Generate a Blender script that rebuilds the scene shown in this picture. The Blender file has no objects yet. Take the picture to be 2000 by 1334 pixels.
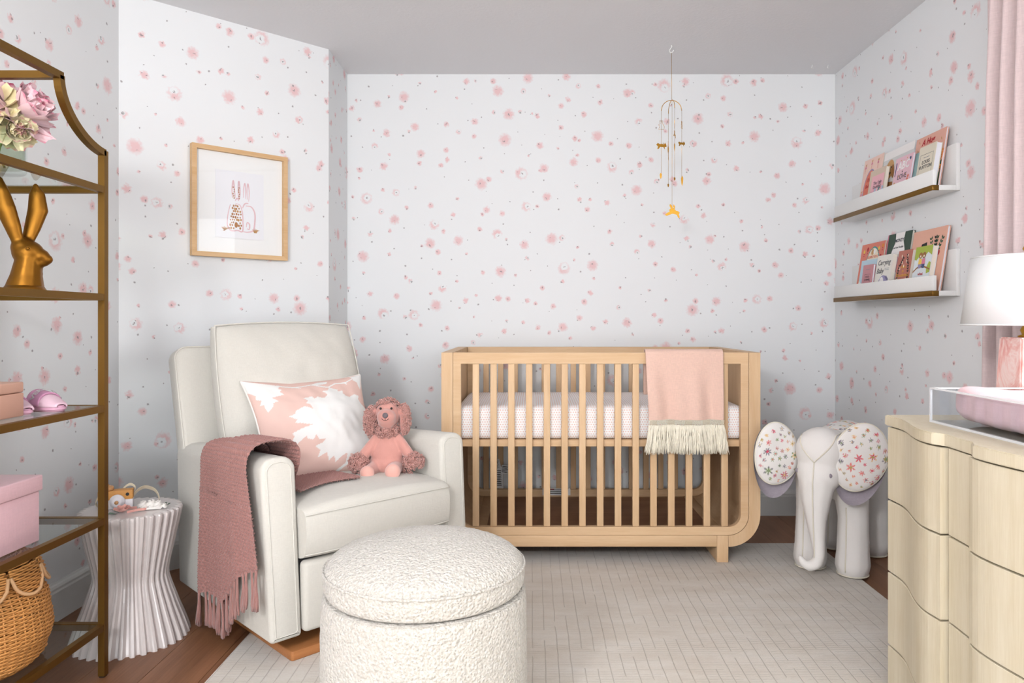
import bpy, bmesh, math, random
import numpy as np
from mathutils import Vector, Matrix, noise
from mathutils.bvhtree import BVHTree

PI = math.pi
random.seed(7)
SC = bpy.context.scene
COL = SC.collection

# ------------------------------------------------------------------ camera
F = 1420.0           # focal length in pixels of the 2000 px wide frame
CH = 1.074           # camera height
cam_d = bpy.data.cameras.new('camera')
cam = bpy.data.objects.new('camera', cam_d)
COL.objects.link(cam)
cam.location = (0, 0, CH)
cam.rotation_euler = (PI / 2, 0, 0)
cam_d.sensor_width = 36
cam_d.lens = F / 2000 * 36
cam_d.shift_x = -0.02
cam_d.shift_y = -0.02
cam_d.clip_start = 0.02
SC.camera = cam

# ------------------------------------------------------------------ world, lights, exposure
W = bpy.data.worlds.new('daylight')
SC.world = W
W.use_nodes = True
W.node_tree.nodes['Background'].inputs[0].default_value = (0.90, 0.95, 1.0, 1)
W.node_tree.nodes['Background'].inputs[1].default_value = 1.0


def area(name, loc, rot, sx, sy, power, col):
    d = bpy.data.lights.new(name, 'AREA')
    d.shape = 'RECTANGLE'
    d.size, d.size_y, d.energy, d.color = sx, sy, power, col
    o = bpy.data.objects.new(name, d)
    COL.objects.link(o)
    o.location, o.rotation_euler = loc, rot
    return o


# daylight in the right window; the rear panel is added frontal fill, tilted up
area('window_daylight_right', (1.90, 1.15, 1.55), (0, PI / 2 - 0.22, 0), 1.45, 1.9, 42, (0.97, 0.985, 1.0))
area('rear_fill_panel', (0.0, -3.65, 1.25), (PI / 2 + 0.45, 0, 0), 3.1, 2.1, 165, (0.92, 0.97, 1.0))
FILL_GLOW = 140.0      # brightness of the added fill globe
SC.view_settings.view_transform = 'Standard'
SC.view_settings.look = 'None'
SC.view_settings.gamma = 1
SC.view_settings.use_curve_mapping = False
SC.view_settings.exposure = -0.12
SC.cycles.max_bounces = 6
SC.cycles.diffuse_bounces = 3
SC.cycles.glossy_bounces = 3
SC.cycles.transmission_bounces = 4
SC.cycles.transparent_max_bounces = 10
SC.cycles.caustics_reflective = False
SC.cycles.caustics_refractive = False

# ------------------------------------------------------------------ helpers


def lin(c):
    if isinstance(c, str):
        c = c.lstrip('#')
        c = [int(c[i:i + 2], 16) / 255 for i in (0, 2, 4)]
        c = [x / 12.92 if x <= 0.04045 else ((x + 0.055) / 1.055) ** 2.4 for x in c]
    return (c[0], c[1], c[2], 1)


def sset(n, key, v):
    if key in n.inputs:
        n.inputs[key].default_value = v


class NT:
    def __init__(s, m):
        m.use_nodes = True
        s.t = m.node_tree
        s.b = s.t.nodes['Principled BSDF']

    def n(s, typ, **kw):
        x = s.t.nodes.new(typ)
        for k, v in kw.items():
            setattr(x, k, v)
        return x

    def l(s, a, b):
        s.t.links.new(a, b)

    def math(s, op, a, b=None, c=None, clamp=False):
        x = s.n('ShaderNodeMath', operation=op)
        x.use_clamp = clamp
        for i, v in enumerate((a, b, c)):
            if v is None:
                continue
            if hasattr(v, 'links'):
                s.l(v, x.inputs[i])
            else:
                x.inputs[i].default_value = v
        return x.outputs[0]

    def mix(s, f, a, b, blend='MIX'):
        x = s.n('ShaderNodeMix', data_type='RGBA', blend_type=blend)
        for i, v in ((0, f), (6, a), (7, b)):
            if hasattr(v, 'links'):
                s.l(v, x.inputs[i])
            else:
                x.inputs[i].default_value = v
        return x.outputs[2]

    def ramp(s, f, stops):
        x = s.n('ShaderNodeValToRGB')
        s.l(f, x.inputs[0])
        e = x.color_ramp.elements
        while len(e) < len(stops):
            e.new(0.5)
        for i, (p, c) in enumerate(stops):
            e[i].position, e[i].color = p, lin(c)
        return x.outputs[0]

    def coords(s, kind='Object', scale=(1, 1, 1)):
        tc = s.n('ShaderNodeTexCoord')
        mp = s.n('ShaderNodeMapping')
        mp.inputs['Scale'].default_value = scale
        s.l(tc.outputs[kind], mp.inputs[0])
        return mp.outputs[0]

    def noise(s, v, scale, detail=3, rough=0.5, dist=0):
        x = s.n('ShaderNodeTexNoise')
        s.l(v, x.inputs['Vector'])
        x.inputs['Scale'].default_value = scale
        x.inputs['Detail'].default_value = detail
        x.inputs['Roughness'].default_value = rough
        x.inputs['Distortion'].default_value = dist
        return x.outputs['Fac']

    def bump(s, h, strength, dist):
        x = s.n('ShaderNodeBump')
        x.inputs['Strength'].default_value = strength
        x.inputs['Distance'].default_value = dist
        s.l(h, x.inputs['Height'])
        s.l(x.outputs[0], s.b.inputs['Normal'])


def M(name, col, rough=0.5, metal=0.0, bump=None, var=None, spec=0.5, sheen=0.0, coat=0.0, attr=None):
    """plain procedural material: colour + noise variation (scale, amount[, stretch]) + noise bump (scale, strength, distance)"""
    m = bpy.data.materials.new(name)
    t = NT(m)
    c = lin(col)
    t.b.inputs['Base Color'].default_value = c
    t.b.inputs['Roughness'].default_value = rough
    t.b.inputs['Metallic'].default_value = metal
    sset(t.b, 'Specular IOR Level', spec)
    sset(t.b, 'Sheen Weight', sheen)
    sset(t.b, 'Coat Weight', coat)
    m.diffuse_color = c
    if attr:
        a = t.n('ShaderNodeAttribute', attribute_name=attr)
        t.l(a.outputs['Color'], t.b.inputs['Base Color'])
    if var:
        v = t.coords('Object', var[2] if len(var) > 2 else (1, 1, 1))
        f = t.noise(v, var[0], 4, 0.6)
        f = t.math('MULTIPLY_ADD', t.math('SUBTRACT', f, 0.5), 2 * var[1], 1.0)
        x = t.n('ShaderNodeVectorMath', operation='SCALE')
        if attr:
            t.l(a.outputs['Color'], x.inputs[0])
        else:
            x.inputs[0].default_value = c[:3]
        t.l(f, x.inputs['Scale'])
        t.l(x.outputs[0], t.b.inputs['Base Color'])
    if bump:
        v = t.coords('Object')
        t.bump(t.noise(v, bump[0], 2, 0.6), bump[1], bump[2])
    return m


def wood(name, c1, c2, axis=2, scale=9, rough=0.5, rnd=0.12, spec=0.3):
    m = bpy.data.materials.new(name)
    t = NT(m)
    st = [1, 1, 1]
    st[axis] = 0.06
    v = t.coords('Object', st)
    oi = t.n('ShaderNodeObjectInfo')
    off = t.n('ShaderNodeVectorMath', operation='ADD')
    t.l(v, off.inputs[0])
    t.l(t.math('MULTIPLY', oi.outputs['Random'], 37.0), off.inputs[1])
    f = t.noise(off.outputs[0], scale, 5, 0.6, 1.2)
    f2 = t.noise(off.outputs[0], scale * 14, 2, 0.6)
    g = t.math('ADD', t.math('MULTIPLY', f, 0.7), t.math('MULTIPLY', f2, 0.3))
    c = t.ramp(g, [(0.32, c1), (0.68, c2)])
    k = t.math('MULTIPLY_ADD', oi.outputs['Random'], rnd, 1 - rnd / 2)
    x = t.n('ShaderNodeVectorMath', operation='SCALE')
    t.l(c, x.inputs[0])
    t.l(k, x.inputs['Scale'])
    t.l(x.outputs[0], t.b.inputs['Base Color'])
    t.b.inputs['Roughness'].default_value = rough
    sset(t.b, 'Specular IOR Level', spec)
    t.bump(f2, 0.08, 0.002)
    return m


def glass(name, tint='#f4faf8', gloss=1.0):
    m = bpy.data.materials.new(name)
    m.use_nodes = True
    t = m.node_tree
    t.nodes.remove(t.nodes['Principled BSDF'])
    out = t.nodes['Material Output']
    tr = t.nodes.new('ShaderNodeBsdfTransparent')
    tr.inputs[0].default_value = lin(tint)
    gl = t.nodes.new('ShaderNodeBsdfGlossy')
    gl.inputs['Roughness'].default_value = 0.02
    fr = t.nodes.new('ShaderNodeFresnel')
    fr.inputs[0].default_value = 1.45
    mu = t.nodes.new('ShaderNodeMath')
    mu.operation = 'MULTIPLY'
    ge = t.nodes.new('ShaderNodeNewGeometry')
    inv = t.nodes.new('ShaderNodeMath')
    inv.operation = 'MULTIPLY_ADD'
    inv.inputs[1].default_value, inv.inputs[2].default_value = -gloss, gloss
    t.links.new(ge.outputs['Backfacing'], inv.inputs[0])
    t.links.new(inv.outputs[0], mu.inputs[1])
    t.links.new(fr.outputs[0], mu.inputs[0])
    mx = t.nodes.new('ShaderNodeMixShader')
    t.links.new(mu.outputs[0], mx.inputs[0])
    t.links.new(tr.outputs[0], mx.inputs[1])
    t.links.new(gl.outputs[0], mx.inputs[2])
    t.links.new(mx.outputs[0], out.inputs[0])
    return m


def link(o, parent=None, loc=None, rot=None):
    COL.objects.link(o)
    if parent is not None:
        o.parent = parent
    if loc is not None:
        o.location = loc
    if rot is not None:
        o.rotation_euler = rot
    return o


def mk(name, verts, faces, mat, parent=None, smooth=False, loc=None, rot=None):
    me = bpy.data.meshes.new(name)
    me.from_pydata([tuple(v) for v in verts], [], [tuple(f) for f in faces])
    if mat:
        me.materials.append(mat)
    if smooth:
        me.shade_smooth()
    me.update()
    return link(bpy.data.objects.new(name, me), parent, loc, rot)


def from_bm(name, bm, mat, parent=None, smooth=False, loc=None, rot=None):
    me = bpy.data.meshes.new(name)
    bm.normal_update()
    bm.to_mesh(me)
    bm.free()
    if mat:
        me.materials.append(mat)
    if smooth:
        me.shade_smooth()
        try:
            me.set_sharp_from_angle(angle=math.radians(50))
        except Exception:
            pass
    return link(bpy.data.objects.new(name, me), parent, loc, rot)


def bmbox(bm, x0, x1, y0, y1, z0, z1, bev=0.0, seg=2):
    r = bmesh.ops.create_cube(bm, size=1)
    vs = r['verts']
    for v in vs:
        v.co = Vector((x0 + (v.co.x + .5) * (x1 - x0), y0 + (v.co.y + .5) * (y1 - y0), z0 + (v.co.z + .5) * (z1 - z0)))
    if bev > 0:
        es = list({e for v in vs for e in v.link_edges})
        bmesh.ops.bevel(bm, geom=es, offset=bev, segments=seg, profile=0.5, affect='EDGES')


def box(name, x0, x1, y0, y1, z0, z1, mat, parent=None, bev=0.0, seg=2, fn=None, loc=None, rot=None):
    bm = bmesh.new()
    bmbox(bm, x0, x1, y0, y1, z0, z1, bev, seg)
    if fn:
        for v in bm.verts:
            v.co = Vector(fn(v.co))
    return from_bm(name, bm, mat, parent, bev > 0, loc, rot)


def tube(points, r, n=8, closed=False, caps=True):
    P = [Vector(p) for p in points]
    N = len(P)
    rr = r if hasattr(r, '__len__') else [r] * N
    vs, fs = [], []
    T = []
    for i in range(N):
        if closed:
            t = P[(i + 1) % N] - P[i - 1]
        else:
            t = P[min(i + 1, N - 1)] - P[max(i - 1, 0)]
        T.append(t.normalized() if t.length > 1e-9 else Vector((0, 0, 1)))
    a = Vector((0, 0, 1)) if abs(T[0].z) < 0.9 else Vector((1, 0, 0))
    u = (a - T[0] * a.dot(T[0])).normalized()
    for i in range(N):
        u = u - T[i] * u.dot(T[i])
        u = u.normalized() if u.length > 1e-6 else T[i].orthogonal().normalized()
        w = T[i].cross(u)
        for k in range(n):
            an = 2 * PI * k / n
            vs.append(P[i] + (u * math.cos(an) + w * math.sin(an)) * rr[i])
    for i in range(N if closed else N - 1):
        j = (i + 1) % N
        for k in range(n):
            k2 = (k + 1) % n
            fs.append((i * n + k, i * n + k2, j * n + k2, j * n + k))
    if caps and not closed:
        fs.append(tuple(range(n - 1, -1, -1)))
        fs.append(tuple((N - 1) * n + k for k in range(n)))
    return vs, fs


def join(parts):
    V, Fc = [], []
    for v, f in parts:
        o = len(V)
        V.extend(v)
        Fc.extend(tuple(i + o for i in q) for q in f)
    return V, Fc


def tubeo(name, pts, r, mat, parent=None, n=8, closed=False, loc=None, rot=None):
    v, f = tube(pts, r, n, closed)
    return mk(name, v, f, mat, parent, True, loc, rot)


def lathe(prof, n=48, fn=None, cap=True):
    vs, fs = [], []
    for r, z in prof:
        for k in range(n):
            a = 2 * PI * k / n
            rr = fn(r, z, a) if fn else r
            vs.append((rr * math.cos(a), rr * math.sin(a), z))
    for i in range(len(prof) - 1):
        for k in range(n):
            k2 = (k + 1) % n
            fs.append((i * n + k, i * n + k2, (i + 1) * n + k2, (i + 1) * n + k))
    if cap:
        fs.append(tuple(range(n - 1, -1, -1)))
        fs.append(tuple((len(prof) - 1) * n + k for k in range(n)))
    return vs, fs


def grid(fn, nu, nv, wrap_u=False):
    vs = [fn(i / (nu if wrap_u else nu - 1), j / (nv - 1)) for j in range(nv) for i in range(nu)]
    fs = []
    for j in range(nv - 1):
        for i in range(nu if wrap_u else nu - 1):
            i2 = (i + 1) % nu
            fs.append((j * nu + i, j * nu + i2, (j + 1) * nu + i2, (j + 1) * nu + i))
    return vs, fs


def prism(poly, t, bev=0.0):
    """polygon in local x-z, extruded from y=0 to y=t"""
    bm = bmesh.new()
    a = [bm.verts.new((x, 0, z)) for x, z in poly]
    f = bm.faces.new(a)
    r = bmesh.ops.extrude_face_region(bm, geom=[f])
    for v in r['geom']:
        if isinstance(v, bmesh.types.BMVert):
            v.co.y += t
    bmesh.ops.recalc_face_normals(bm, faces=bm.faces)
    if bev > 0:
        es = [e for e in bm.edges if abs(e.verts[0].co.y - e.verts[1].co.y) < 1e-6]
        bmesh.ops.bevel(bm, geom=es, offset=bev, segments=2, profile=0.5, affect='EDGES')
    return bm


def rrect(x0, x1, z0, z1, r, seg=8):
    """rounded rectangle; r = radius or (bl, br, tr, tl)"""
    if not hasattr(r, '__len__'):
        r = (r, r, r, r)
    out = []
    for (cx, cz, a0, q) in ((x0, z0, PI, 0), (x1, z0, 1.5 * PI, 1), (x1, z1, 0, 2), (x0, z1, PI / 2, 3)):
        rad = r[q]
        ccx = cx + rad if q in (0, 3) else cx - rad
        ccz = cz + rad if q in (0, 1) else cz - rad
        for k in range(seg + 1):
            a = a0 + PI / 2 * k / seg
            out.append((ccx + rad * math.cos(a), ccz + rad * math.sin(a)))
    return out


def ring(outer, inner, t):
    """frame between two polygons of equal count in x-z, thickness t in y"""
    n = len(outer)
    vs = []
    for y in (0, t):
        vs += [(x, y, z) for x, z in outer] + [(x, y, z) for x, z in inner]
    fs = []
    for k in range(n):
        j = (k + 1) % n
        fs.append((k, j, n + j, n + k))
        fs.append((2 * n + k, 3 * n + k, 3 * n + j, 2 * n + j))
        fs.append((k, 2 * n + k, 2 * n + j, j))
        fs.append((n + k, n + j, 3 * n + j, 3 * n + k))
    return vs, fs


def thing(name, label, cat, loc=(0, 0, 0), rotz=0.0, group=None):
    o = bpy.data.objects.new(name, None)
    o.empty_display_size = 0.05
    link(o, None, loc, (0, 0, rotz))
    return tag(o, label, cat, group)


def tag(o, label, cat, group=None, kind=None):
    o['label'] = label
    o['category'] = cat
    if group:
        o['group'] = group
    if kind:
        o['kind'] = kind
    return o


def struct(o):
    o['kind'] = 'structure'
    return o


def stuff(o):
    o['kind'] = 'stuff'
    return o


def cp(o, parent, loc=None, rot=None, scale=None):
    c = o.copy()
    COL.objects.link(c)
    c.parent = parent
    if loc is not None:
        c.location = loc
    if rot is not None:
        c.rotation_euler = rot
    if scale is not None:
        c.scale = scale
    return c


def remesh(name, shapes, voxel, mat, parent=None, smooth=6, loc=None, rot=None):
    """organic body: union of ellipsoids ('e', centre, radii[, rotation]) and tapered capsules ('c', p0, r0, p1, r1), voxel remeshed"""
    bm = bmesh.new()
    for s in shapes:
        if s[0] == 'e':
            mt = Matrix.Translation(s[1]) @ (s[3].to_matrix().to_4x4() if len(s) > 3 else Matrix.Identity(4)) @ Matrix.Diagonal((*s[2], 1))
            bmesh.ops.create_icosphere(bm, subdivisions=3, radius=1, matrix=mt)
        else:
            p0, r0, p1, r1 = Vector(s[1]), s[2], Vector(s[3]), s[4]
            k = max(3, int((p1 - p0).length / (min(r0, r1) * 0.45)) + 1)
            for i in range(k + 1):
                f = i / k
                bmesh.ops.create_icosphere(bm, subdivisions=2, radius=r0 + (r1 - r0) * f, matrix=Matrix.Translation(p0.lerp(p1, f)))
    me = bpy.data.meshes.new(name)
    bm.to_mesh(me)
    bm.free()
    tmp = bpy.data.objects.new('tmp', me)
    COL.objects.link(tmp)
    md = tmp.modifiers.new('r', 'REMESH')
    md.mode = 'VOXEL'
    md.voxel_size = voxel
    md.use_smooth_shade = True
    if smooth:
        sm = tmp.modifiers.new('s', 'SMOOTH')
        sm.iterations = smooth
        sm.factor = 0.5
    dg = bpy.context.evaluated_depsgraph_get()
    m2 = bpy.data.meshes.new_from_object(tmp.evaluated_get(dg))
    bpy.data.objects.remove(tmp)
    m2.name = name
    m2.materials.clear()
    m2.materials.append(mat)
    m2.shade_smooth()
    return link(bpy.data.objects.new(name, m2), parent, loc, rot)


def bvh_of(o):
    me = o.data
    return BVHTree.FromPolygons([v.co.copy() for v in me.vertices], [tuple(p.vertices) for p in me.polygons])


def text(body, size, mat, parent, loc, sx=1.0, shear=0.0, offset=0.0, align='CENTER', rot=None, name='lettering', space=1.0, line=1.0, spacing=1.0):
    c = bpy.data.curves.new('lettering', 'FONT')
    c.body, c.size, c.shear, c.offset, c.align_x = body, size, shear, offset, align
    c.align_y = 'CENTER'
    c.space_line = line
    c.space_character = spacing
    c.resolution_u = 2
    c.extrude = 0.0002
    o = bpy.data.objects.new('tmp', c)
    me = bpy.data.meshes.new_from_object(o)
    bpy.data.objects.remove(o)
    me.materials.clear()
    me.materials.append(mat)
    r = link(bpy.data.objects.new(name, me), parent, loc, rot)
    r.scale = (sx, 1, 1)
    return r


def color_attr(o, fn, name='print'):
    me = o.data
    at = me.color_attributes.new(name, 'FLOAT_COLOR', 'POINT')
    buf = np.empty((len(me.vertices), 4), dtype=np.float32)
    for i, v in enumerate(me.vertices):
        buf[i] = fn(i, v.co)
    at.data.foreach_set('color', buf.ravel())


def inpoly(x, y, poly):
    c = False
    j = len(poly) - 1
    for i in range(len(poly)):
        xi, yi = poly[i]
        xj, yj = poly[j]
        if (yi > y) != (yj > y) and x < (xj - xi) * (y - yi) / (yj - yi + 1e-12) + xi:
            c = not c
        j = i
    return c


def sst(a, b, x):
    t = min(1, max(0, (x - a) / (b - a)))
    return t * t * (3 - 2 * t)


def catmull(pts, n=8, closed=False):
    P = [Vector(p) for p in pts]
    L = len(P)
    out = []
    for i in range(L if closed else L - 1):
        if closed:
            a, b, c, d = P[i - 1], P[i], P[(i + 1) % L], P[(i + 2) % L]
        else:
            a, b, c, d = P[max(i - 1, 0)], P[i], P[i + 1], P[min(i + 2, L - 1)]
        for k in range(n):
            t = k / n
            out.append(0.5 * ((2 * b) + (c - a) * t + (2 * a - 5 * b + 4 * c - d) * t * t + (3 * b - a - 3 * c + d) * t ** 3))
    if not closed:
        out.append(P[-1])
    return out


def cushion(w, h, t, bulge, k=0.12, nu=60, nv=60, wrinkle=0.0, seed=0, n=8, pinch=0.0):
    """soft pad in local x-z, front at -y; verts order: front grid then back grid"""
    def side(sgn):
        vs = []
        for j in range(nv):
            for i in range(nu):
                u = math.sin((i / (nu - 1) * 2 - 1) * PI / 2)
                v = math.sin((j / (nv - 1) * 2 - 1) * PI / 2)
                x = w / 2 * u * math.sqrt(max(0, 1 - k * v * v)) * (1 - pinch * (1 - v * v))
                z = h / 2 * v * math.sqrt(max(0, 1 - k * u * u)) * (1 - pinch * (1 - u * u))
                e = ((1 - abs(u) ** n) * (1 - abs(v) ** n))
                th = t / 2 * max(e, 0) ** 0.35 + bulge * (1 - u * u) * (1 - v * v)
                if wrinkle:
                    th += wrinkle * e * noise.noise(Vector((u * 2.2 + seed, v * 2.2, sgn)))
                    th += wrinkle * .4 * e * noise.noise(Vector((u * 6 + seed, v * 5, sgn + 3)))
                vs.append((x, sgn * th, z))
        return vs
    a, b = side(-1), side(1)
    fs = []
    o = nu * nv
    for j in range(nv - 1):
        for i in range(nu - 1):
            q = (j * nu + i, j * nu + i + 1, (j + 1) * nu + i + 1, (j + 1) * nu + i)
            fs.append(q)
            fs.append(tuple(o + x for x in reversed(q)))
    return a + b, fs


def rim_pts(w, h, k, pinch=0.0, n=80):
    out = []
    for i in range(n):
        s = i / n * 4
        q = int(s)
        f = math.sin(((s - q) * 2 - 1) * PI / 2)
        u, v = ((f, -1), (1, f), (-f, 1), (-1, -f))[q]
        out.append((w / 2 * u * math.sqrt(1 - k * v * v) * (1 - pinch * (1 - v * v)), 0, h / 2 * v * math.sqrt(1 - k * u * u) * (1 - pinch * (1 - u * u))))
    return out


def wpt(px, py, Y):
    return Vector(((px - 1040) / F * Y, Y, CH - (py - 627) / F * Y))

# ------------------------------------------------------------------ materials


def wallpaper():
    """white paper printed with scattered watercolour poppies: each layer puts one blot into every cell of its own tilted grid"""
    m = bpy.data.materials.new('watercolour_poppy_wallpaper')
    t = NT(m)
    uv = t.n('ShaderNodeUVMap').outputs[0]
    nz = t.n('ShaderNodeTexNoise')
    t.l(uv, nz.inputs['Vector'])
    nz.inputs['Scale'].default_value = 85
    nz.inputs['Detail'].default_value = 3
    wv = t.n('ShaderNodeVectorMath', operation='SUBTRACT')
    t.l(nz.outputs['Color'], wv.inputs[0])
    wv.inputs[1].default_value = (0.5, 0.5, 0.5)

    def vec(op, a, b=None, s=None):
        x = t.n('ShaderNodeVectorMath', operation=op)
        for i, q in ((0, a), (1, b)):
            if q is None:
                continue
            if hasattr(q, 'links'):
                t.l(q, x.inputs[i])
            else:
                x.inputs[i].default_value = q
        if s is not None:
            if hasattr(s, 'links'):
                t.l(s, x.inputs['Scale'])
            else:
                x.inputs['Scale'].default_value = s
        return x.outputs[1] if op in ('LENGTH', 'DISTANCE') else x.outputs[0]

    def fall(d, a, b):
        mr = t.n('ShaderNodeMapRange')
        mr.clamp = True
        for i, q in ((0, d), (1, a), (2, b), (3, 1.0), (4, 0.0)):
            if hasattr(q, 'links'):
                t.l(q, mr.inputs[i])
            else:
                mr.inputs[i].default_value = q
        return mr.outputs[0]

    def layer(cell, ang, off, r0, r1, warp, seed, pink=True, gmul=1.0, prob=1.0):
        mp = t.n('ShaderNodeMapping')
        t.l(vec('ADD', uv, vec('SCALE', wv.outputs[0], None, warp)), mp.inputs[0])
        mp.inputs['Location'].default_value = (off[0], off[1], 0)
        mp.inputs['Rotation'].default_value = (0, 0, math.radians(ang))
        mp.inputs['Scale'].default_value = (1 / cell, 1 / cell, 0)
        fl = vec('FLOOR', mp.outputs[0])
        fr = vec('FRACTION', mp.outputs[0])
        wn = t.n('ShaderNodeTexWhiteNoise', noise_dimensions='3D')
        t.l(vec('ADD', fl, (0, 0, seed)), wn.inputs[0])
        rnd, rv = wn.outputs['Color'], wn.outputs['Value']
        k = r1 / cell
        # centre inside the cell
        ctr = vec('ADD', vec('SCALE', rnd, None, 1 - 2 * k), (k, k, 0))
        dv = vec('MULTIPLY', vec('SUBTRACT', fr, ctr), (1, 1, 0))
        d = vec('LENGTH', dv)
        sb = t.n('ShaderNodeSeparateXYZ')
        t.l(rnd, sb.inputs[0])
        size = t.math('MULTIPLY_ADD', t.math('POWER', sb.outputs[2], 1.4), (r1 - r0) / cell, r0 / cell)
        goff = vec('MULTIPLY', vec('SUBTRACT', rnd, (0.5, 0.5, 0)), (0.55 * k, -0.6 * k, 0))
        dg = vec('LENGTH', vec('SUBTRACT', dv, goff))
        keep = t.math('LESS_THAN', rv, prob)
        if not pink:
            return None, t.math('MULTIPLY', fall(d, t.math('MULTIPLY', size, 0.4), size), keep)
        p = fall(d, t.math('MULTIPLY', size, 0.42), size)
        hole = t.math('MULTIPLY', fall(dg, t.math('MULTIPLY', size, 0.38), t.math('MULTIPLY', size, 0.62)), t.math('GREATER_THAN', rv, 0.62))
        p = t.math('MULTIPLY', t.math('SUBTRACT', p, hole, clamp=True), keep)
        gr = t.math('MULTIPLY_ADD', sb.outputs[0], 0.0040 * gmul / cell, 0.0030 * gmul / cell)
        g = t.math('MULTIPLY', fall(dg, t.math('MULTIPLY', gr, 0.4), gr), keep)
        return p, g
    p1, g1 = layer(0.172, 8, (0.3, 0.1), 0.016, 0.040, 0.030, 1.0, prob=0.8)
    p2, g2 = layer(0.140, -17, (0.7, 0.45), 0.0085, 0.021, 0.018, 5.0, prob=0.85)
    _, g3 = layer(0.112, 31, (0.2, 0.8), 0.0028, 0.0070, 0.008, 9.0, False, prob=0.65)
    P = t.math('MAXIMUM', p1, p2)
    G = t.math('MAXIMUM', t.math('MAXIMUM', g1, g2), g3)
    col = t.mix(t.math('MULTIPLY', P, 0.72), lin('#eff0f1'), lin('#eab6b8'))
    col = t.mix(t.math('MULTIPLY', G, 0.80), col, lin('#8e8586'))
    t.l(col, t.b.inputs['Base Color'])
    t.b.inputs['Roughness'].default_value = 0.75
    sset(t.b, 'Specular IOR Level', 0.2)
    return m


M_paper = wallpaper()
M_ceil = M('textured_ceiling_paint', '#edecee', 0.85, bump=(70, 0.28, 0.004), spec=0.2)
M_base = M('white_satin_paint', '#e4e4e2', 0.45)
M_white = M('white_shelf_lacquer', '#efeeec', 0.4)
M_floor = wood('oak_floorboards', '#70492f', '#96694a', 1, 10, 0.42, 0.22, 0.4)
M_crib_v = wood('blond_birch_upright_grain', '#d0aa81', '#dfbf99', 2, 13, 0.5, 0.05)
M_crib_h = wood('blond_birch_level_grain', '#d0aa81', '#dfbf99', 0, 13, 0.5, 0.05)
M_crib_y = wood('blond_birch_deep_grain', '#d0aa81', '#dfbf99', 1, 13, 0.5, 0.05)
M_oakbase = wood('honey_oak_base', '#9a6238', '#b67a4b', 0, 10, 0.45, 0.05)
M_brass = M('antique_brass', '#7d5c28', 0.45, 0.85, var=(6, 0.10))
M_gold = M('polished_gold', '#c8963c', 0.25, 1.0)
M_goldp = M('aged_gold_leaf', '#875a1c', 0.40, 0.9, var=(14, 0.25), bump=(40, 0.08, 0.003))
M_glass = glass('clear_glass', '#f6faf8')
M_wglass = glass('window_glass', '#ffffff', 0.6)
M_pglass = glass('picture_glass', '#ffffff', 1.0)
M_acr = glass('clear_acrylic', '#f8fafc', 0.9)
M_edgeglow = M('acrylic_edge_glow', '#fbfcff', 0.2)  # light glowing in the acrylic edges is put into a near-white colour
_b = M_edgeglow.node_tree.nodes['Principled BSDF']
sset(_b, 'Transmission Weight', 0.25)
M_black = M('matte_black', '#141414', 0.5)
M_dark = M('near_black_ink', '#2b2628', 0.6)


def fabric(name, col, scale=900, strength=0.25, var=0.05, sheen=0.2, rough=0.9):
    """woven cloth: crossed fine threads in relief and a little colour variation"""
    m = bpy.data.materials.new(name)
    t = NT(m)
    c = lin(col)
    m.diffuse_color = c
    a = t.noise(t.coords('Object', (1, 1, .12)), scale, 2)
    b = t.noise(t.coords('Object', (.12, .12, 1)), scale, 2)
    h = t.math('ADD', a, b)
    f = t.math('MULTIPLY_ADD', t.math('SUBTRACT', h, 1.0), 2 * var, 1.0)
    x = t.n('ShaderNodeVectorMath', operation='SCALE')
    x.inputs[0].default_value = c[:3]
    t.l(f, x.inputs['Scale'])
    t.l(x.outputs[0], t.b.inputs['Base Color'])
    t.b.inputs['Roughness'].default_value = rough
    sset(t.b, 'Sheen Weight', sheen)
    sset(t.b, 'Specular IOR Level', 0.2)
    t.bump(h, strength, 0.0015)
    return m


M_linen = fabric('cream_performance_linen', '#d2cec5', 500, 0.25, 0.05)
M_pipe = fabric('cream_piping', '#d8d4cb', 500, 0.2, 0.03)
M_curtain = fabric('blush_linen_curtain', '#d8c4c3', 300, 0.3, 0.10)
M_throw = fabric('peach_woven_throw', '#e4c0b0', 420, 0.35, 0.10)
M_fringe = M('ivory_fringe', '#f6eedb', 0.9, var=(60, 0.10))
M_knit = M('dusty_rose_knit', '#9f726b', 0.95, var=(120, 0.08), sheen=0.3)
M_plush = M('salmon_plush', '#cb9186', 0.95, var=(18, 0.10), bump=(350, 0.35, 0.002), sheen=0.6)
M_curl = M('rose_curly_fur', '#c28d83', 0.95, var=(60, 0.12), sheen=0.4)
M_eleph = fabric('white_cotton_plush', '#e6e1dd', 600, 0.2, 0.04)
M_elpipe = M('ivory_seam_cord', '#e3dccc', 0.8)
M_elgrey = fabric('mauve_grey_felt', '#a79ea6', 300, 0.35, 0.10)
M_pad = fabric('pale_pink_pad_cover', '#e6c3c6', 200, 0.25, 0.05)
M_boxpink = fabric('pink_linen_box_cloth', '#e2b9c0', 420, 0.25, 0.06)
M_peach = M('peach_leather', '#d5a48f', 0.5, bump=(300, 0.10, 0.001))
M_peachlid = M('peach_leather_lid', '#d8a994', 0.5, bump=(300, 0.10, 0.001))
M_shade = M('white_lamp_shade', '#e6e6e5', 0.8)
sset(M_shade.node_tree.nodes['Principled BSDF'], 'Transmission Weight', 0.0)
M_cer = M('white_glazed_ceramic', '#d5cdca', 0.28, var=(9, 0.05), bump=(60, 0.10, 0.004), coat=0.3)
M_paperw = M('white_paper', '#f7f7fb', 0.8)
M_mat = M('white_mat_board', '#fbfbfa', 0.85)
M_page = M('book_pages', '#ece6da', 0.85, var=(3, 0.03))
M_pagew = M('white_book_pages', '#e9e9f0', 0.85)
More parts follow.
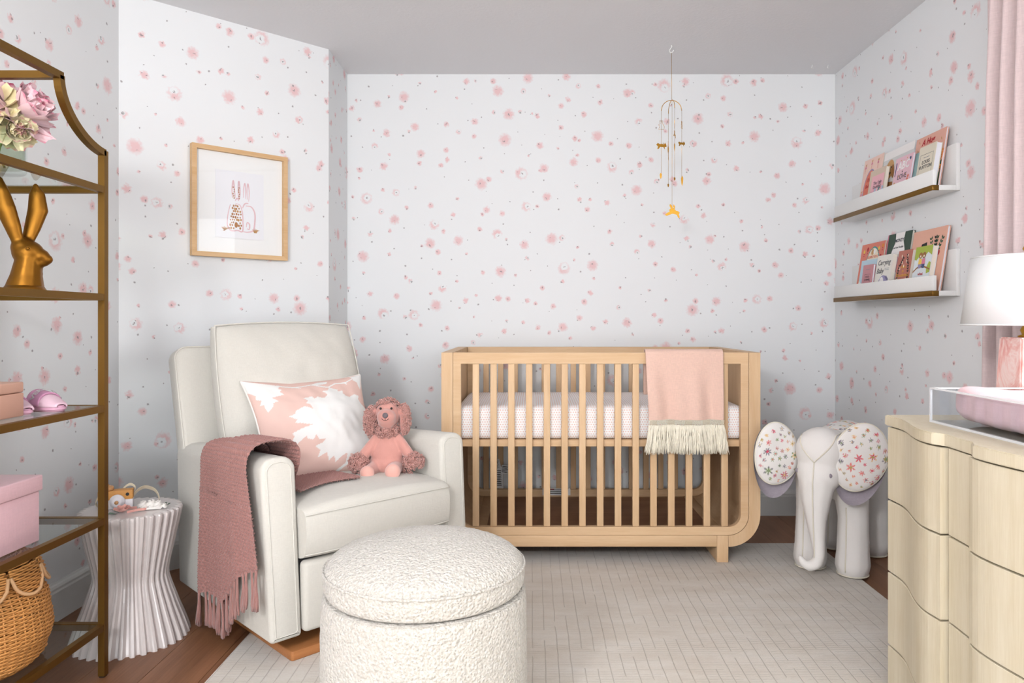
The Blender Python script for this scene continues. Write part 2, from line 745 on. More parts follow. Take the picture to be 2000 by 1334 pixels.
M_felt_pink = M('pink_felt', '#e7ab9f', 0.95, var=(90, 0.05), sheen=0.3)
M_felt_grn = M('sage_felt', '#6d7f6f', 0.95, sheen=0.3)
M_straw = M('cream_leather_strap', '#e0d2b8', 0.7)
M_toywood = wood('beech_toy_wood', '#c98d4a', '#d9a35e', 0, 20, 0.5, 0.02)
M_toywood2 = wood('pale_beech_knob', '#b98556', '#c99b6d', 0, 25, 0.5, 0.02)
M_toywhite = M('white_toy_paint', '#e6e2e6', 0.45)
M_greenleaf = M('dark_green_leaf', '#2f4a31', 0.6)
M_satin = M('ivory_satin', '#ece7e0', 0.45, var=(50, 0.05), sheen=0.3)
M_pearl = M('pearl', '#d8d4d0', 0.15, 0.6)
M_wick = M('honey_wicker', '#c58a4b', 0.55, var=(45, 0.32))
M_wick2 = M('pale_wicker_rim', '#d0a477', 0.55, var=(40, 0.2))
M_eva = M('pink_rubber', '#dca9c0', 0.55)
M_evap = M('pale_pink_rubber', '#e3bfcd', 0.55)
M_evad = M('deep_pink_strap', '#cf93b4', 0.5)


def marble_pink():
    m = bpy.data.materials.new('pink_onyx')
    t = NT(m)
    v = t.coords('Object', (1, 1, .6))
    f = t.noise(v, 9, 6, 0.65, 2.2)
    t.l(t.ramp(f, [(0.30, '#d98079'), (0.46, '#eeb6ad'), (0.56, '#f7dcd5'), (0.72, '#e59b92')]), t.b.inputs['Base Color'])
    t.b.inputs['Roughness'].default_value = 0.18
    return m


def dresser_mat():
    m = bpy.data.materials.new('bleached_ash_veneer')
    t = NT(m)
    v = t.coords('Object', (1, 1, .05))
    f = t.noise(v, 30, 5, 0.6, .6)
    f2 = t.noise(v, 260, 2, 0.6)
    f3 = t.noise(t.coords('Object'), 3, 3, .6)
    g = t.math('ADD', t.math('ADD', t.math('MULTIPLY', f, 0.4), t.math('MULTIPLY', f2, 0.3)), t.math('MULTIPLY', f3, 0.3))
    t.l(t.ramp(g, [(0.34, '#c9bb9c'), (0.5, '#d3c7ad'), (0.66, '#dbd1ba')]), t.b.inputs['Base Color'])
    t.b.inputs['Roughness'].default_value = 0.5
    t.bump(f2, 0.06, 0.001)
    return m


def boucle():
    m = bpy.data.materials.new('ivory_boucle')
    t = NT(m)
    v = t.coords('Object')
    vo = t.n('ShaderNodeTexVoronoi', feature='SMOOTH_F1')
    t.l(v, vo.inputs['Vector'])
    vo.inputs['Scale'].default_value = 165
    n2 = t.noise(v, 420, 3)
    h = t.math('ADD', t.math('MULTIPLY', vo.outputs['Distance'], -1.2), t.math('MULTIPLY', n2, 0.5))
    t.bump(h, 0.85, 0.007)
    t.l(t.ramp(t.noise(v, 160, 3, .6), [(0.3, '#bcb5a9'), (0.6, '#d5d0c7')]), t.b.inputs['Base Color'])
    t.b.inputs['Roughness'].default_value = 0.95
    sset(t.b, 'Sheen Weight', 0.3)
    return m


def rug_mat():
    m = bpy.data.materials.new('pale_beige_ribbed_rug')
    t = NT(m)
    tc = t.n('ShaderNodeTexCoord')
    sp = t.n('ShaderNodeSeparateXYZ')
    t.l(tc.outputs['Object'], sp.inputs[0])
    wob = t.math('MULTIPLY', t.math('SUBTRACT', t.noise(t.coords('Object'), 5, 3), 0.5), 0.010)
    # carved lines running away from the viewer, 4 cm apart, broken here and there
    fx = t.math('PINGPONG', t.math('ADD', sp.outputs[0], wob), 0.020)
    lx = t.math('SUBTRACT', 1.0, t.math('DIVIDE', fx, 0.0022), clamp=True)
    brk = t.math('GREATER_THAN', t.noise(t.coords('Object', (25, 5, 1)), 1.0, 1), 0.42)
    lx = t.math('MULTIPLY', lx, brk)
    fy = t.math('PINGPONG', sp.outputs[1], 0.0075)
    ly = t.math('MULTIPLY', t.math('SUBTRACT', 1.0, t.math('DIVIDE', fy, 0.0022), clamp=True), 0.5)
    ly = t.math('MULTIPLY', ly, t.math('GREATER_THAN', t.noise(t.coords('Object', (6, 30, 1)), 1.0, 1), 0.46))
    line = t.math('MAXIMUM', lx, ly)
    fine = t.noise(t.coords('Object', (.25, 1, 1)), 700, 3, .7)
    blot = t.noise(t.coords('Object', (1, 2.2, 1)), 3.2, 5, .65)
    c = t.ramp(t.math('ADD', t.math('MULTIPLY', blot, 0.62), t.math('MULTIPLY', fine, 0.38)), [(0.34, '#d2c6b6'), (0.52, '#e0d8cc'), (0.66, '#e9e4dc')])
    c = t.mix(t.math('MULTIPLY', line, 0.42), c, lin('#8a7a66'))
    t.l(c, t.b.inputs['Base Color'])
    t.b.inputs['Roughness'].default_value = 0.75
    sset(t.b, 'Sheen Weight', 0.35)
    h = t.math('SUBTRACT', t.math('MULTIPLY', fine, 0.6), line)
    t.bump(h, 0.5, 0.004)
    return m


M_onyx = marble_pink()
M_ash = dresser_mat()
M_boucle = boucle()
M_rug = rug_mat()

# ------------------------------------------------------------------ room shell
HC = 2.44
XA, XR, YB, YR = -1.712, 1.675, 4.024, -3.4
CV = (-1.025, 3.656)          # convex edge between angled wall and return
CA = (XA, CV[1] - (CV[0] - XA) / 1.06)
X0 = CV[0]


def wall(name, p0, p1, uoff, holes=(), th=0.14, mat=None):
    """wall along p0->p1 with the room on its left; holes in (s0, s1, z0, z1)"""
    p0, p1 = Vector((*p0, 0)), Vector((*p1, 0))
    L = (p1 - p0).length
    d = (p1 - p0) / L
    nrm = Vector((d.y, -d.x, 0))       # outward
    ss = sorted({0, L, *[h[0] for h in holes], *[h[1] for h in holes]})
    zs = sorted({-0.02, HC + 0.02, *[h[2] for h in holes], *[h[3] for h in holes]})
    vs, fs, uv = [], [], []
    idx = {}

    def vert(i, j, k):
        if (i, j, k) not in idx:
            idx[(i, j, k)] = len(vs)
            vs.append(p0 + d * ss[i] + nrm * (th * k) + Vector((0, 0, zs[j])))
            uv.append((ss[i] + uoff, 2.596 - zs[j]))
        return idx[(i, j, k)]

    def solid(i, j):
        if not (0 <= i < len(ss) - 1 and 0 <= j < len(zs) - 1):
            return False
        cs, cz = (ss[i] + ss[i + 1]) / 2, (zs[j] + zs[j + 1]) / 2
        return not any(h[0] < cs < h[1] and h[2] < cz < h[3] for h in holes)
    for i in range(len(ss) - 1):
        for j in range(len(zs) - 1):
            if not solid(i, j):
                continue
            fs.append((vert(i + 1, j, 0), vert(i, j, 0), vert(i, j + 1, 0), vert(i + 1, j + 1, 0)))
            fs.append((vert(i, j, 1), vert(i + 1, j, 1), vert(i + 1, j + 1, 1), vert(i, j + 1, 1)))
            for (a, b, e) in (((i, j), (i, j + 1), (i - 1, j)), ((i + 1, j), (i + 1, j + 1), (i + 1, j)), ((i, j), (i + 1, j), (i, j - 1)), ((i, j + 1), (i + 1, j + 1), (i, j + 1))):
                if not solid(*e):
                    fs.append((vert(*a, 0), vert(*b, 0), vert(*b, 1), vert(*a, 1)))
    o = mk(name, vs, fs, mat or M_paper)
    me = o.data
    ul = me.uv_layers.new(name='UVMap')
    for lp in me.loops:
        ul.data[lp.index].uv = uv[lp.vertex_index]
    return struct(o)


# going round the room with the interior on the left of the direction of travel
WIN1 = (0.42, 2.16, 0.80, 2.04)       # Y range and Z range of the right-hand window
WIN2 = (-1.5, 1.5, 0.30, 2.30)         # X range and Z range of the added rear window for the fill light
wall('wall_right', (XR, YR), (XR, YB), 0.2, [(WIN1[0] - YR, WIN1[1] - YR, WIN1[2], WIN1[3])])
# back wall: measured from the right corner; flip so that the print runs left to right
wb = wall('wall_back', (XR, YB), (X0, YB), 0)
for lp in wb.data.loops:
    co = wb.data.vertices[lp.vertex_index].co
    wb.data.uv_layers[0].data[lp.index].uv = (co.x + 0.3967, 2.596 - co.z)
wall('wall_return', (X0, YB), CV, 0.31)
wall('wall_corner', CV, CA, 1.13)
wall('wall_left', CA, (XA, YR), 2.6)
wall('wall_rear', (XA, YR), (XR, YR), 0.0, [(WIN2[0] - XA, WIN2[1] - XA, WIN2[2], WIN2[3])])

poly = [(XR + .14, YR - .14), (XR + .14, YB + .14), (X0 - .14, YB + .14), (CV[0] - .2, CV[1] + .1), (CA[0] - .14, CA[1] + .1), (XA - .14, YR - .14)]
n_ = len(poly)
vs = [(x, y, HC) for x, y in poly] + [(x, y, HC + .1) for x, y in poly]
fs = [tuple(range(n_ - 1, -1, -1)), tuple(range(n_, 2 * n_))] + [(i, (i + 1) % n_, n_ + (i + 1) % n_, n_ + i) for i in range(n_)]
struct(mk('ceiling', vs, fs, M_ceil))
vs = [(x, y, -.06) for x, y in poly] + [(x, y, -.012) for x, y in poly]
floor = struct(mk('floor', vs, fs, M_floor))
# floorboards, each one its own piece
pw = 0.18
rows = [XA + i * pw for i in range(int((XR - XA) / pw) + 1)]
pm = {}
for ri, x in enumerate(rows):
    y = YR - random.random() * 1.2
    while y < YB:
        L = random.choice((1.2, 1.5, 1.8))
        wid = min(pw, XR - x) - 0.0016
        ya, yb = max(y, YR), min(y + L, YB)
        if yb - ya > 0.1 and wid > 0.02:
            key = (round(yb - ya, 3), round(wid, 3))
            if key in pm:
                o = cp(pm[key], floor, (x, ya, 0))
            else:
                pm[key] = box('plank', 0, wid, 0, yb - ya - 0.0016, -0.012, 0, M_floor, floor, loc=(x, ya, 0))
        y += L

# baseboards: profile swept along each wall
BP = [(0, 0), (0.016, 0), (0.016, 0.105), (0.0135, 0.112), (0.0135, 0.120), (0.010, 0.128), (0.006, 0.133), (0.004, 0.139), (0, 0.139)]


def baseboard(name, p0, p1):
    p0, p1 = Vector((*p0, 0)), Vector((*p1, 0))
    d = (p1 - p0).normalized()
    nin = Vector((-d.y, d.x, 0))
    vs, fs = [], []
    for p in (p0, p1):
        vs += [p + nin * a + Vector((0, 0, b)) for a, b in BP]
    k = len(BP)
    fs = [(i, (i + 1) % k, k + (i + 1) % k, k + i) for i in range(k)] + [tuple(range(k)), tuple(range(2 * k - 1, k - 1, -1))]
    struct(mk(name, vs, fs, M_base))


baseboard('baseboard_right', (XR, YR), (XR, YB))
baseboard('baseboard_back', (XR, YB), (X0, YB))
baseboard('baseboard_return', (X0, YB), CV)
baseboard('baseboard_corner', (CV[0] + .011, CV[1] + .011), CA)
baseboard('baseboard_left', CA, (XA, YR))
baseboard('baseboard_rear', (XA, YR), (XR, YR))


def window(name, vertical_plane, a0, a1, z0, z1, pos, nm):
    """sash window: frame, mullions and panes; plane 'x' = in a wall of constant x"""
    e = bpy.data.objects.new(name, None)
    link(e)
    struct(e)

    def b(nme, s0, s1, q0, q1, d0, d1, m):
        if vertical_plane == 'x':
            return box(nme, pos + d0, pos + d1, s0, s1, q0, q1, m, e)
        return box(nme, s0, s1, pos - d1, pos - d0, q0, q1, m, e)
    w = .05
    b('window_frame', a0, a0 + w, z0, z1, .03, .10, M_base)
    b('window_frame', a1 - w, a1, z0, z1, .03, .10, M_base)
    b('window_frame', a0 + w, a1 - w, z0, z0 + w, .03, .10, M_base)
    b('window_frame', a0 + w, a1 - w, z1 - w, z1, .03, .10, M_base)
    for k in range(1, nm):
        s = a0 + (a1 - a0) * k / nm
        b('mullion', s - .02, s + .02, z0 + w, z1 - w, .04, .09, M_base)
    for k in range(nm):
        s0, s1 = a0 + (a1 - a0) * k / nm, a0 + (a1 - a0) * (k + 1) / nm
        b('pane', s0 + (w if k == 0 else .02), s1 - (w if k == nm - 1 else .02), z0 + w, z1 - w, .062, .066, M_wglass)
    return e


window('window_1', 'x', WIN1[0], WIN1[1], WIN1[2], WIN1[3], XR, 2)
window('added_rear_window', 'y', WIN2[0], WIN2[1], WIN2[2], WIN2[3], YR, 3)  # assumed window out of view, added for the rear fill light


# unseen glowing globe behind the camera, added to light the room from above
globe_fill = thing('fill_globe', 'added glowing globe out of view that fills the room with light', 'fill light', (-0.95, -0.75, HC))
M_fillglow = bpy.data.materials.new('fill_globe_glow')
_t = NT(M_fillglow)
_t.b.inputs['Base Color'].default_value = (.9, .9, .9, 1)
_t.b.inputs['Emission Color'].default_value = (0.985, 0.985, 1.0, 1)
_t.b.inputs['Emission Strength'].default_value = FILL_GLOW
v, f = lathe([(.17 * math.sin(a) + .0005, -.17 * math.cos(a)) for a in np.linspace(0, PI, 20)], 32, None, False)
mk('globe', v, f, M_fillglow, globe_fill, True, (0, 0, -.56))
tubeo('stem', [(0, 0, -.392), (0, 0, -.02)], .008, M_brass, globe_fill, 10)
v, f = lathe([(.06, -.025), (.065, -.02), (.065, 0), (.001, 0)], 32)
mk('canopy', v, f, M_brass, globe_fill, True)
# ------------------------------------------------------------------ rug
RT = 0.011
bm = bmesh.new()
bmbox(bm, -0.966, 1.357, 0.55, 3.482, 0.0, RT, 0.004, 2)
rug = from_bm('area_rug', bm, M_rug, None, True)
tag(rug, 'pale beige low-pile area rug with fine carved lines on the wood floor', 'rug')

# ------------------------------------------------------------------ crib
cx0, cx1, cy0, cy1 = -0.401, 1.003, 3.2, 3.938
cz0, czt = 0.080, 0.935
crib = thing('crib', 'blond wood baby crib with slatted sides and rounded lower corners', 'crib', (cx0, cy0, RT))
CW, CD = cx1 - cx0, cy1 - cy0
z0, zt = cz0 - RT, czt - RT
fw, R = 0.050, 0.140


def hoop(side):
    """end panel that bends into the bottom: outline in x-z"""
    a = [(0, zt)] + [(R - R * math.cos(t), z0 + R - R * math.sin(t)) for t in np.linspace(0, PI / 2, 13)] 
    r2 = R - fw
    b = [(R - r2 * math.cos(t), z0 + R - r2 * math.sin(t)) for t in np.linspace(PI / 2, 0, 13)] + [(fw, zt)]
    p = a + b
    if side:
        p = [(CW - x, z) for x, z in reversed(p)]
    return p


for s in (0, 1):
    p = hoop(s)
    n = len(p)
    # quads between outer and inner outline so that the curve shades cleanly
    h = n // 2
    vs = [(x, 0, z) for x, z in p] + [(x, CD, z) for x, z in p]
    fs = []
    for i in range(h - 1):
        a, b, c, d = i, i + 1, n - 2 - i, n - 1 - i
        fs += [(a, b, c, d), (n + d, n + c, n + b, n + a), (a, n + a, n + b, b), (d, c, n + c, n + d)]
    fs += [(0, n - 1, 2 * n - 1, n), (h - 1, n + h - 1, n + h, h)]
    o = mk('end_panel', vs, fs, M_crib_v, crib)
    bmx = bmesh.new()
    bmx.from_mesh(o.data)
    bmesh.ops.recalc_face_normals(bmx, faces=bmx.faces)
    bmx.to_mesh(o.data)
    bmx.free()
FT = 0.027
for yy, nm in ((0, 'front'), (CD - FT, 'back')):
    # outer bottom rail between the legs, then the inner frame with its rounded lower corners
    box('bottom_rail', 0.191, CW - 0.191, yy, yy + FT, z0, z0 + fw, M_crib_h, crib, 0.002)
    e = 0.0018
    outer = rrect(fw + e, CW - fw - e, z0 + fw + e, zt, (R - fw, R - fw, .002, .002), 10)
    inner = rrect(fw + .036, CW - fw - .036, z0 + fw + .038, zt - .049, (.052, .052, .002, .002), 10)
    v, f = ring(outer, inner, FT)
    mk('side_frame', v, f, M_crib_h, crib, loc=(0, yy, 0))
    sl = box('slat', -.0145, .0145, yy + .004, yy + FT - .004, z0 + fw + .0385, zt - .0495, M_crib_v, crib, 0.002, loc=(0.151, 0, 0))
    for k in range(1, 15):
        cp(sl, crib, (0.151 + .0784 * k, 0, 0))
for x in (CW - R - .0505, R + .0005):
    box('leg', x, x + .050, 0.0, CD, 0.0, z0 + fw, M_crib_v, crib, 0.002)
box('base_board', R + .002, CW - R - .002, FT + .001, CD - FT - .001, z0 + fw - .020, z0 + fw - .002, wood('shade_darkened_base_board', '#8a5f43', '#a47a5a', 0, 12, .5), crib)  # shade inside the crib base is put into a darker wood colour
box('mattress_board', fw + .003, CW - fw - .003, FT + .004, CD - FT - .004, .516 - RT, .545 - RT, M_crib_h, crib, 0.002)
# printed paper labels inside
M_lab = M('label_paper', '#dcdcdc', 0.8)
M_red = M('red_print', '#b03a3a', 0.7)


def paper_label(x, y, z, w, h, rows, rz=0.0, red=True):
    l = box('paper_label', 0, w, -.0006, 0, 0, h, M_lab, crib, loc=(x, y, z), rot=(0, rz, 0))
    q = []
    for k in range(rows):
        bmx = bmesh.new()
        zz = h * (.82 - .75 * k / rows)
        q.append(([(w * .1, -.0011, zz - h * .2 / rows), (w * random.uniform(.6, .92), -.0011, zz - h * .2 / rows), (w * .88, -.0011, zz + h * .12 / rows), (w * .1, -.0011, zz + h * .12 / rows)], [(0, 1, 2, 3)]))
        bmx.free()
    v, f = join(q)
    mk('fine_print', v, f, M_dark, l)
    if red:
        mk('warning_mark', [(w * .12, -.0012, h * .86), (w * .42, -.0012, h * .86), (w * .42, -.0012, h * .94), (w * .12, -.0012, h * .94)], [(0, 1, 2, 3)], M_red, l)


paper_label(.190, CD - FT - .03, .170, .055, .115, 9)
paper_label(.183, CD - FT - .036, .262, .055, .055, 6, -.25)
paper_label(.232, CD - FT - .036, .250, .042, .048, 5, .12, False)
paper_label(.455, CD - FT - .001, .126, .15, .036, 3)

# ------------------------------------------------------------------ mattress with dotted sheet


def sheet_mat():
    m = bpy.data.materials.new('dotted_crib_sheet')
    t = NT(m)
    tc = t.n('ShaderNodeTexCoord')
    mp = t.n('ShaderNodeMapping')
    t.l(tc.outputs['Object'], mp.inputs[0])
    mp.inputs['Scale'].default_value = (94, 94, 94)
    wobble = t.n('ShaderNodeTexNoise')
    t.l(tc.outputs['Object'], wobble.inputs['Vector'])
    wobble.inputs['Scale'].default_value = 30
    ad = t.n('ShaderNodeVectorMath', operation='MULTIPLY_ADD')
    t.l(wobble.outputs['Color'], ad.inputs[0])
    ad.inputs[1].default_value = (.35, .35, .35)
    t.l(mp.outputs[0], ad.inputs[2])
    sp = t.n('ShaderNodeSeparateXYZ')
    t.l(ad.outputs[0], sp.inputs[0])
    ge = t.n('ShaderNodeNewGeometry')
    gs = t.n('ShaderNodeSeparateXYZ')
    t.l(ge.outputs['Normal'], gs.inputs[0])
    up = t.math('GREATER_THAN', gs.outputs[2], 0.7)
    # sides: dots in brick order; top: the same dots seen as rows
    vv = t.math('ADD', t.math('MULTIPLY', sp.outputs[2], t.math('SUBTRACT', 1.0, up)), t.math('MULTIPLY', sp.outputs[1], up))
    row = t.math('FLOOR', vv)
    xx = t.math('ADD', sp.outputs[0], t.math('MULTIPLY', t.math('FLOORED_MODULO', row, 2.0), 0.5))
    fx = t.math('SUBTRACT', t.math('FRACT', xx), 0.5)
    fy = t.math('SUBTRACT', t.math('FRACT', vv), 0.5)
    d = t.math('SQRT', t.math('ADD', t.math('MULTIPLY', fx, fx), t.math('MULTIPLY', fy, fy)))
    stripe = t.math('MULTIPLY', t.math('LESS_THAN', t.math('ABSOLUTE', t.math('SUBTRACT', t.math('FRACT', sp.outputs[0]), 0.5)), 0.22), 0.55)
    dot = t.math('ADD', t.math('MULTIPLY', t.math('LESS_THAN', d, 0.25), t.math('SUBTRACT', 1.0, up)), t.math('MULTIPLY', stripe, up))
    t.l(t.mix(t.math('MULTIPLY', dot, 0.9), lin('#fbf9fa'), lin('#e9bda9')), t.b.inputs['Base Color'])
    t.b.inputs['Roughness'].default_value = 0.9
    return m


bm = bmesh.new()
bmbox(bm, -.648, .648, -.33, .33, 0, .148, .030, 4)
bmesh.ops.subdivide_edges(bm, edges=[e for e in bm.edges if e.calc_length() > .2], cuts=20, use_grid_fill=True)
for v in bm.verts:
    v.co.z += .008 * (1 - (v.co.x / .65) ** 2) * (1 - (v.co.y / .34) ** 2) * (v.co.z / .148)
    if v.co.z < .02:
        v.co.z = max(0, v.co.z)
mt = from_bm('crib_mattress', bm, sheet_mat(), None, True, loc=((cx0 + cx1) / 2, (cy0 + cy1) / 2, .546))
tag(mt, 'crib mattress in a white sheet with small peach dots', 'mattress')

# ------------------------------------------------------------------ peach throw over the crib rail
tx0, tx1 = (1260 - 1040) / 443.75, (1411 - 1040) / 443.75
throw = thing('fringed_throw', 'peach woven throw with ivory fringe hung over the crib rail', 'blanket', ((tx0 + tx1) / 2, cy0, czt))
TW = tx1 - tx0
prof = [(.052, -.19), (.050, -.10), (.044, -.03), (.036, .004), (.022, .012), (.004, .012), (-.010, .002), (-.014, -.02), (-.017, -.09), (-.019, -.18), (-.021, -.295)]
pp = catmull([(0, a, b) for a, b in prof], 8)


def throw_pt(u, v, off=0.0):
    i = v * (len(pp) - 1)
    k = min(int(i), len(pp) - 2)
    p = pp[k].lerp(pp[k + 1], i - k)
    hang = max(0, -p.z - .02) if v > .5 else max(0, -p.z - .02) * .5
    w = .010 * math.sin(u * 11 + 1.5) + .006 * math.sin(u * 23 + p.z * 6)
    y = p.y + (-1 if v > .5 else 1) * (w + .012) * min(1, hang * 5) * (1 if v > .5 else .3)
    x = (u - .5) * TW * (1 - .05 * min(1, max(0, hang) * 3)) + .012 * hang * (1 if v > .5 else -1)
    return (x, y + (-off if v > .5 else off), p.z)


v, f = grid(lambda a, b: throw_pt(a, b), 70, 90)
cl = mk('woven_cloth', v, f, M_throw, throw, True)
md = cl.modifiers.new('thickness', 'SOLIDIFY')
md.thickness = .005
md.offset = 0
# knotted net and fringe
q = []
NF = 56
for k in range(NF):
    for s in (1, -1):
        a = []
        for j in range(9):
            f_ = j / 8
            u = (k + .5 + s * .5 * math.sin(f_ * PI * 3)) / NF
            b = throw_pt(min(1, max(0, u)), 1.0)
            a.append((b[0], b[1] - .004 - .0015 * s, b[2] + .004 - f_ * .024))
        q.append(tube(a, .0013, 4))
v, f = join(q)
stuff(mk('knotted_net', v, f, M_fringe, throw, True))
q = []
for k in range(430):
    u = (k + random.uniform(.1, .9)) / 430
    b = throw_pt(u, 1.0)
    L = random.uniform(.112, .130)
    dx = random.uniform(-.012, .012) + (u - .5) * .03
    ph = random.uniform(0, 6)
    a = []
    yo = random.uniform(-.010, .006)
    for j in range(7):
        f_ = j / 6
        a.append((b[0] + dx * f_ + .002 * math.sin(ph + f_ * 7), b[1] - .003 + yo * min(1, f_ * 3), b[2] - .018 - L * f_))
    q.append(tube(a, [.0017] * 5 + [.0019, .0012], 5))
v, f = join(q)
stuff(mk('fringe', v, f, M_fringe, throw, True))

# ------------------------------------------------------------------ boucle ottoman
OTX, OTY, OTR = (831 - 1040) / F * 1.80, 1.80, .248
ott = thing('round_ottoman', 'round ivory boucle ottoman with a padded lid on the rug', 'ottoman', (OTX, OTY, RT))
sc_ = OTR
pr = [(sc_ * .97, .0), (sc_ * .99, .01), (sc_ * 1.0, .03), (sc_ * 1.01, .15), (sc_ * 1.01, .28), (sc_ * 1.0, .358), (sc_ * .975, .375), (sc_ * .9, .379), (.02, .379)]
pc = catmull([(a, 0, b) for a, b in pr], 5)


def nub(v, amp, sc):
    V = Vector(v)
    k = noise.noise(V * sc) + .6 * noise.noise(V * sc * 2.1)
    return k * amp


def boucle_mesh(pc, n=220, amp=.0021):
    vs, fs = lathe([(p.x, p.z) for p in pc], n)
    out = []
    for v in vs:
        r = math.hypot(v[0], v[1]) or 1
        k = nub(v, amp, 125)
        out.append((v[0] + v[0] / r * k, v[1] + v[1] / r * k, v[2] + (k * .6 if v[2] > .01 else 0)))
    return out, fs


pc = [Vector((p.x, 0, p.z * 1.075)) for p in pc]
v, f = boucle_mesh(pc)
mk('body', v, f, M_boucle, ott, True)
R2 = sc_ * .985
pr = [(R2 * .85, .381), (R2 * .95, .382), (R2 * .985, .389), (R2 * 1.0, .402), (R2 * 1.0, .424), (R2 * .985, .436)]
pr2 = [(R2 * .965, .443), (R2 * .9, .456), (R2 * .75, .471), (R2 * .5, .484), (R2 * .25, .490), (.01, .492)]
pc = catmull([(a, 0, b) for a, b in pr + pr2], 7)
pc = [Vector((p.x, 0, p.z * 1.075)) for p in pc]
v, f = boucle_mesh(pc, 240)
lid = mk('lid', v, f, M_boucle, ott, True)
pts = [(R2 * 1.0 * math.cos(2 * PI * k / 120), R2 * 1.0 * math.sin(2 * PI * k / 120), .432 * 1.075 + .0008 * math.sin(k * 2.1)) for k in range(120)]
tubeo('piping', pts, .0035, M_boucle, lid, 6, True)

# ------------------------------------------------------------------ ceramic side table
ST = Vector(((256 - 1040) / F * 2.475, 2.475, 0))
tbl = thing('ceramic_side_table', 'white glazed ceramic drum side table with pleated hourglass sides', 'side table', ST)
NP = 34
prof = [(.182, .0), (.184, .006), (.166, .06), (.144, .12), (.124, .178), (.116, .214), (.122, .255), (.134, .31), (.147, .37), (.158, .425), (.157, .434)]
nn = NP * 8


def pleat(r, z, a):
    k = (a * NP / (2 * PI)) % 1
    # sharp fold out, broad flat face, like folded paper
    tri = 1 - abs(k - .35) / .35 if k < .7 else 0
    tri = min(1, tri * 2.2) if k < .7 else 0
    amp = .010 + .006 * (r - .11) / .07
    return r - amp + amp * tri + .0012 * noise.noise(Vector((a * 9, z * 14, 2)))


v, f = lathe([(p.x, p.z) for p in catmull([(a, 0, b) for a, b in prof], 3)], nn, pleat)
mk('pleated_body', v, f, M_cer, tbl)
v, f = lathe([(.150, .431), (.157, .433), (.157, .437), (.150, .4385), (.05, .4385)], nn, lambda r, z, a: pleat(r, z, a) if r > .149 else r)
mk('table_top', v, f, M_cer, tbl)
TTZ = .4387

# toy camera on the table
tc_ = thing('toy_camera', 'wooden toy camera with a white lens on the ceramic table', 'toy', (ST.x - .048, ST.y - .005, TTZ), math.radians(22))
box('body', -.052, .052, -.018, .018, .031, .062, M_toywood, tc_, .0015)
box('painted_half', -.052, .052, -.018, .018, 0, .031, M_toywhite, tc_, .0015)
v, f = lathe([(.023, 0), (.024, .004), (.023, .010), (.017, .012), (.016, .018), (.010, .0185), (.001, .0185)], 32)
ln = mk('lens', v, f, M_toywhite, tc_, True, (.006, -.018, .026), (PI / 2, 0, 0))
v, f = lathe([(.006, 0), (.0062, .004), (.004, .007), (.0005, .008)], 16)
mk('lens_knob', v, f, M_toywood2, ln, True, (0, 0, .0185))
v, f = lathe([(.018, 0), (.0195, .003), (.0195, .010), (.017, .014), (.007, .0145), (.0065, .018), (.004, .021), (.0005, .0215)], 28)
mk('dial', v, f, M_toywood2, tc_, True, (-.026, 0, .062))
v, f = lathe([(.0055, 0), (.0055, .0012), (.0004, .0012)], 20)
mk('viewfinder', v, f, M_black, tc_, False, (.036, -.0175, .048), (PI / 2, 0, 0))


def strap(name, pts, w, th, mat, parent, updir):
    P = catmull(pts, 8)
    vs, fs = [], []
    up = Vector(updir).normalized()
    for i, p in enumerate(P):
        tg = (P[min(i + 1, len(P) - 1)] - P[max(i - 1, 0)]).normalized()
        sd = tg.cross(up)
        sd = sd.normalized() if sd.length > 1e-4 else Vector((1, 0, 0))
        for a, b in ((-1, -1), (1, -1), (1, 1), (-1, 1)):
            vs.append(p + up * (a * w / 2) + sd * (b * th / 2))
    for i in range(len(P) - 1):
        for k in range(4):
            fs.append((i * 4 + k, i * 4 + (k + 1) % 4, i * 4 + 4 + (k + 1) % 4, i * 4 + 4 + k))
    fs += [(3, 2, 1, 0), tuple(len(vs) - 4 + k for k in range(4))]
    return mk(name, vs, fs, mat, parent, False)


strap('strap', [(-.053, .004, .040), (-.062, .01, .02), (-.05, .028, .004), (-.01, .045, .03), (.03, .05, .066), (.052, .040, .060), (.054, .020, .045)], .009, .0015, M_straw, tc_, (0, .5, .86))
strap('strap', [(.053, .004, .040), (.065, .022, .052), (.085, .040, .056), (.115, .045, .040), (.128, .035, .010), (.118, .02, .003)], .014, .0015, M_straw, tc_, (.1, -.5, .86))

# felt flower headband
hb = thing('felt_flower_headband', 'pink felt flower headband with sage leaves in front of the toy camera', 'headband', (ST.x + .012, ST.y - .075, TTZ), .1)


def petal_fn(L, wd, cup, curl=.0):
    def fn(u, v):
        t = v
        half = wd / 2 * (math.sin(min(1, t * 1.15) * PI * .62 + .12)) * (1 if t < .9 else max(0.25, (1 - (t - .9) / .1 * .75)))
        x = (u - .5) * 2 * half
        return (x, t * L, cup * t * t + 3.0 * x * x / wd * .5 - curl * t ** 3)
    return fn


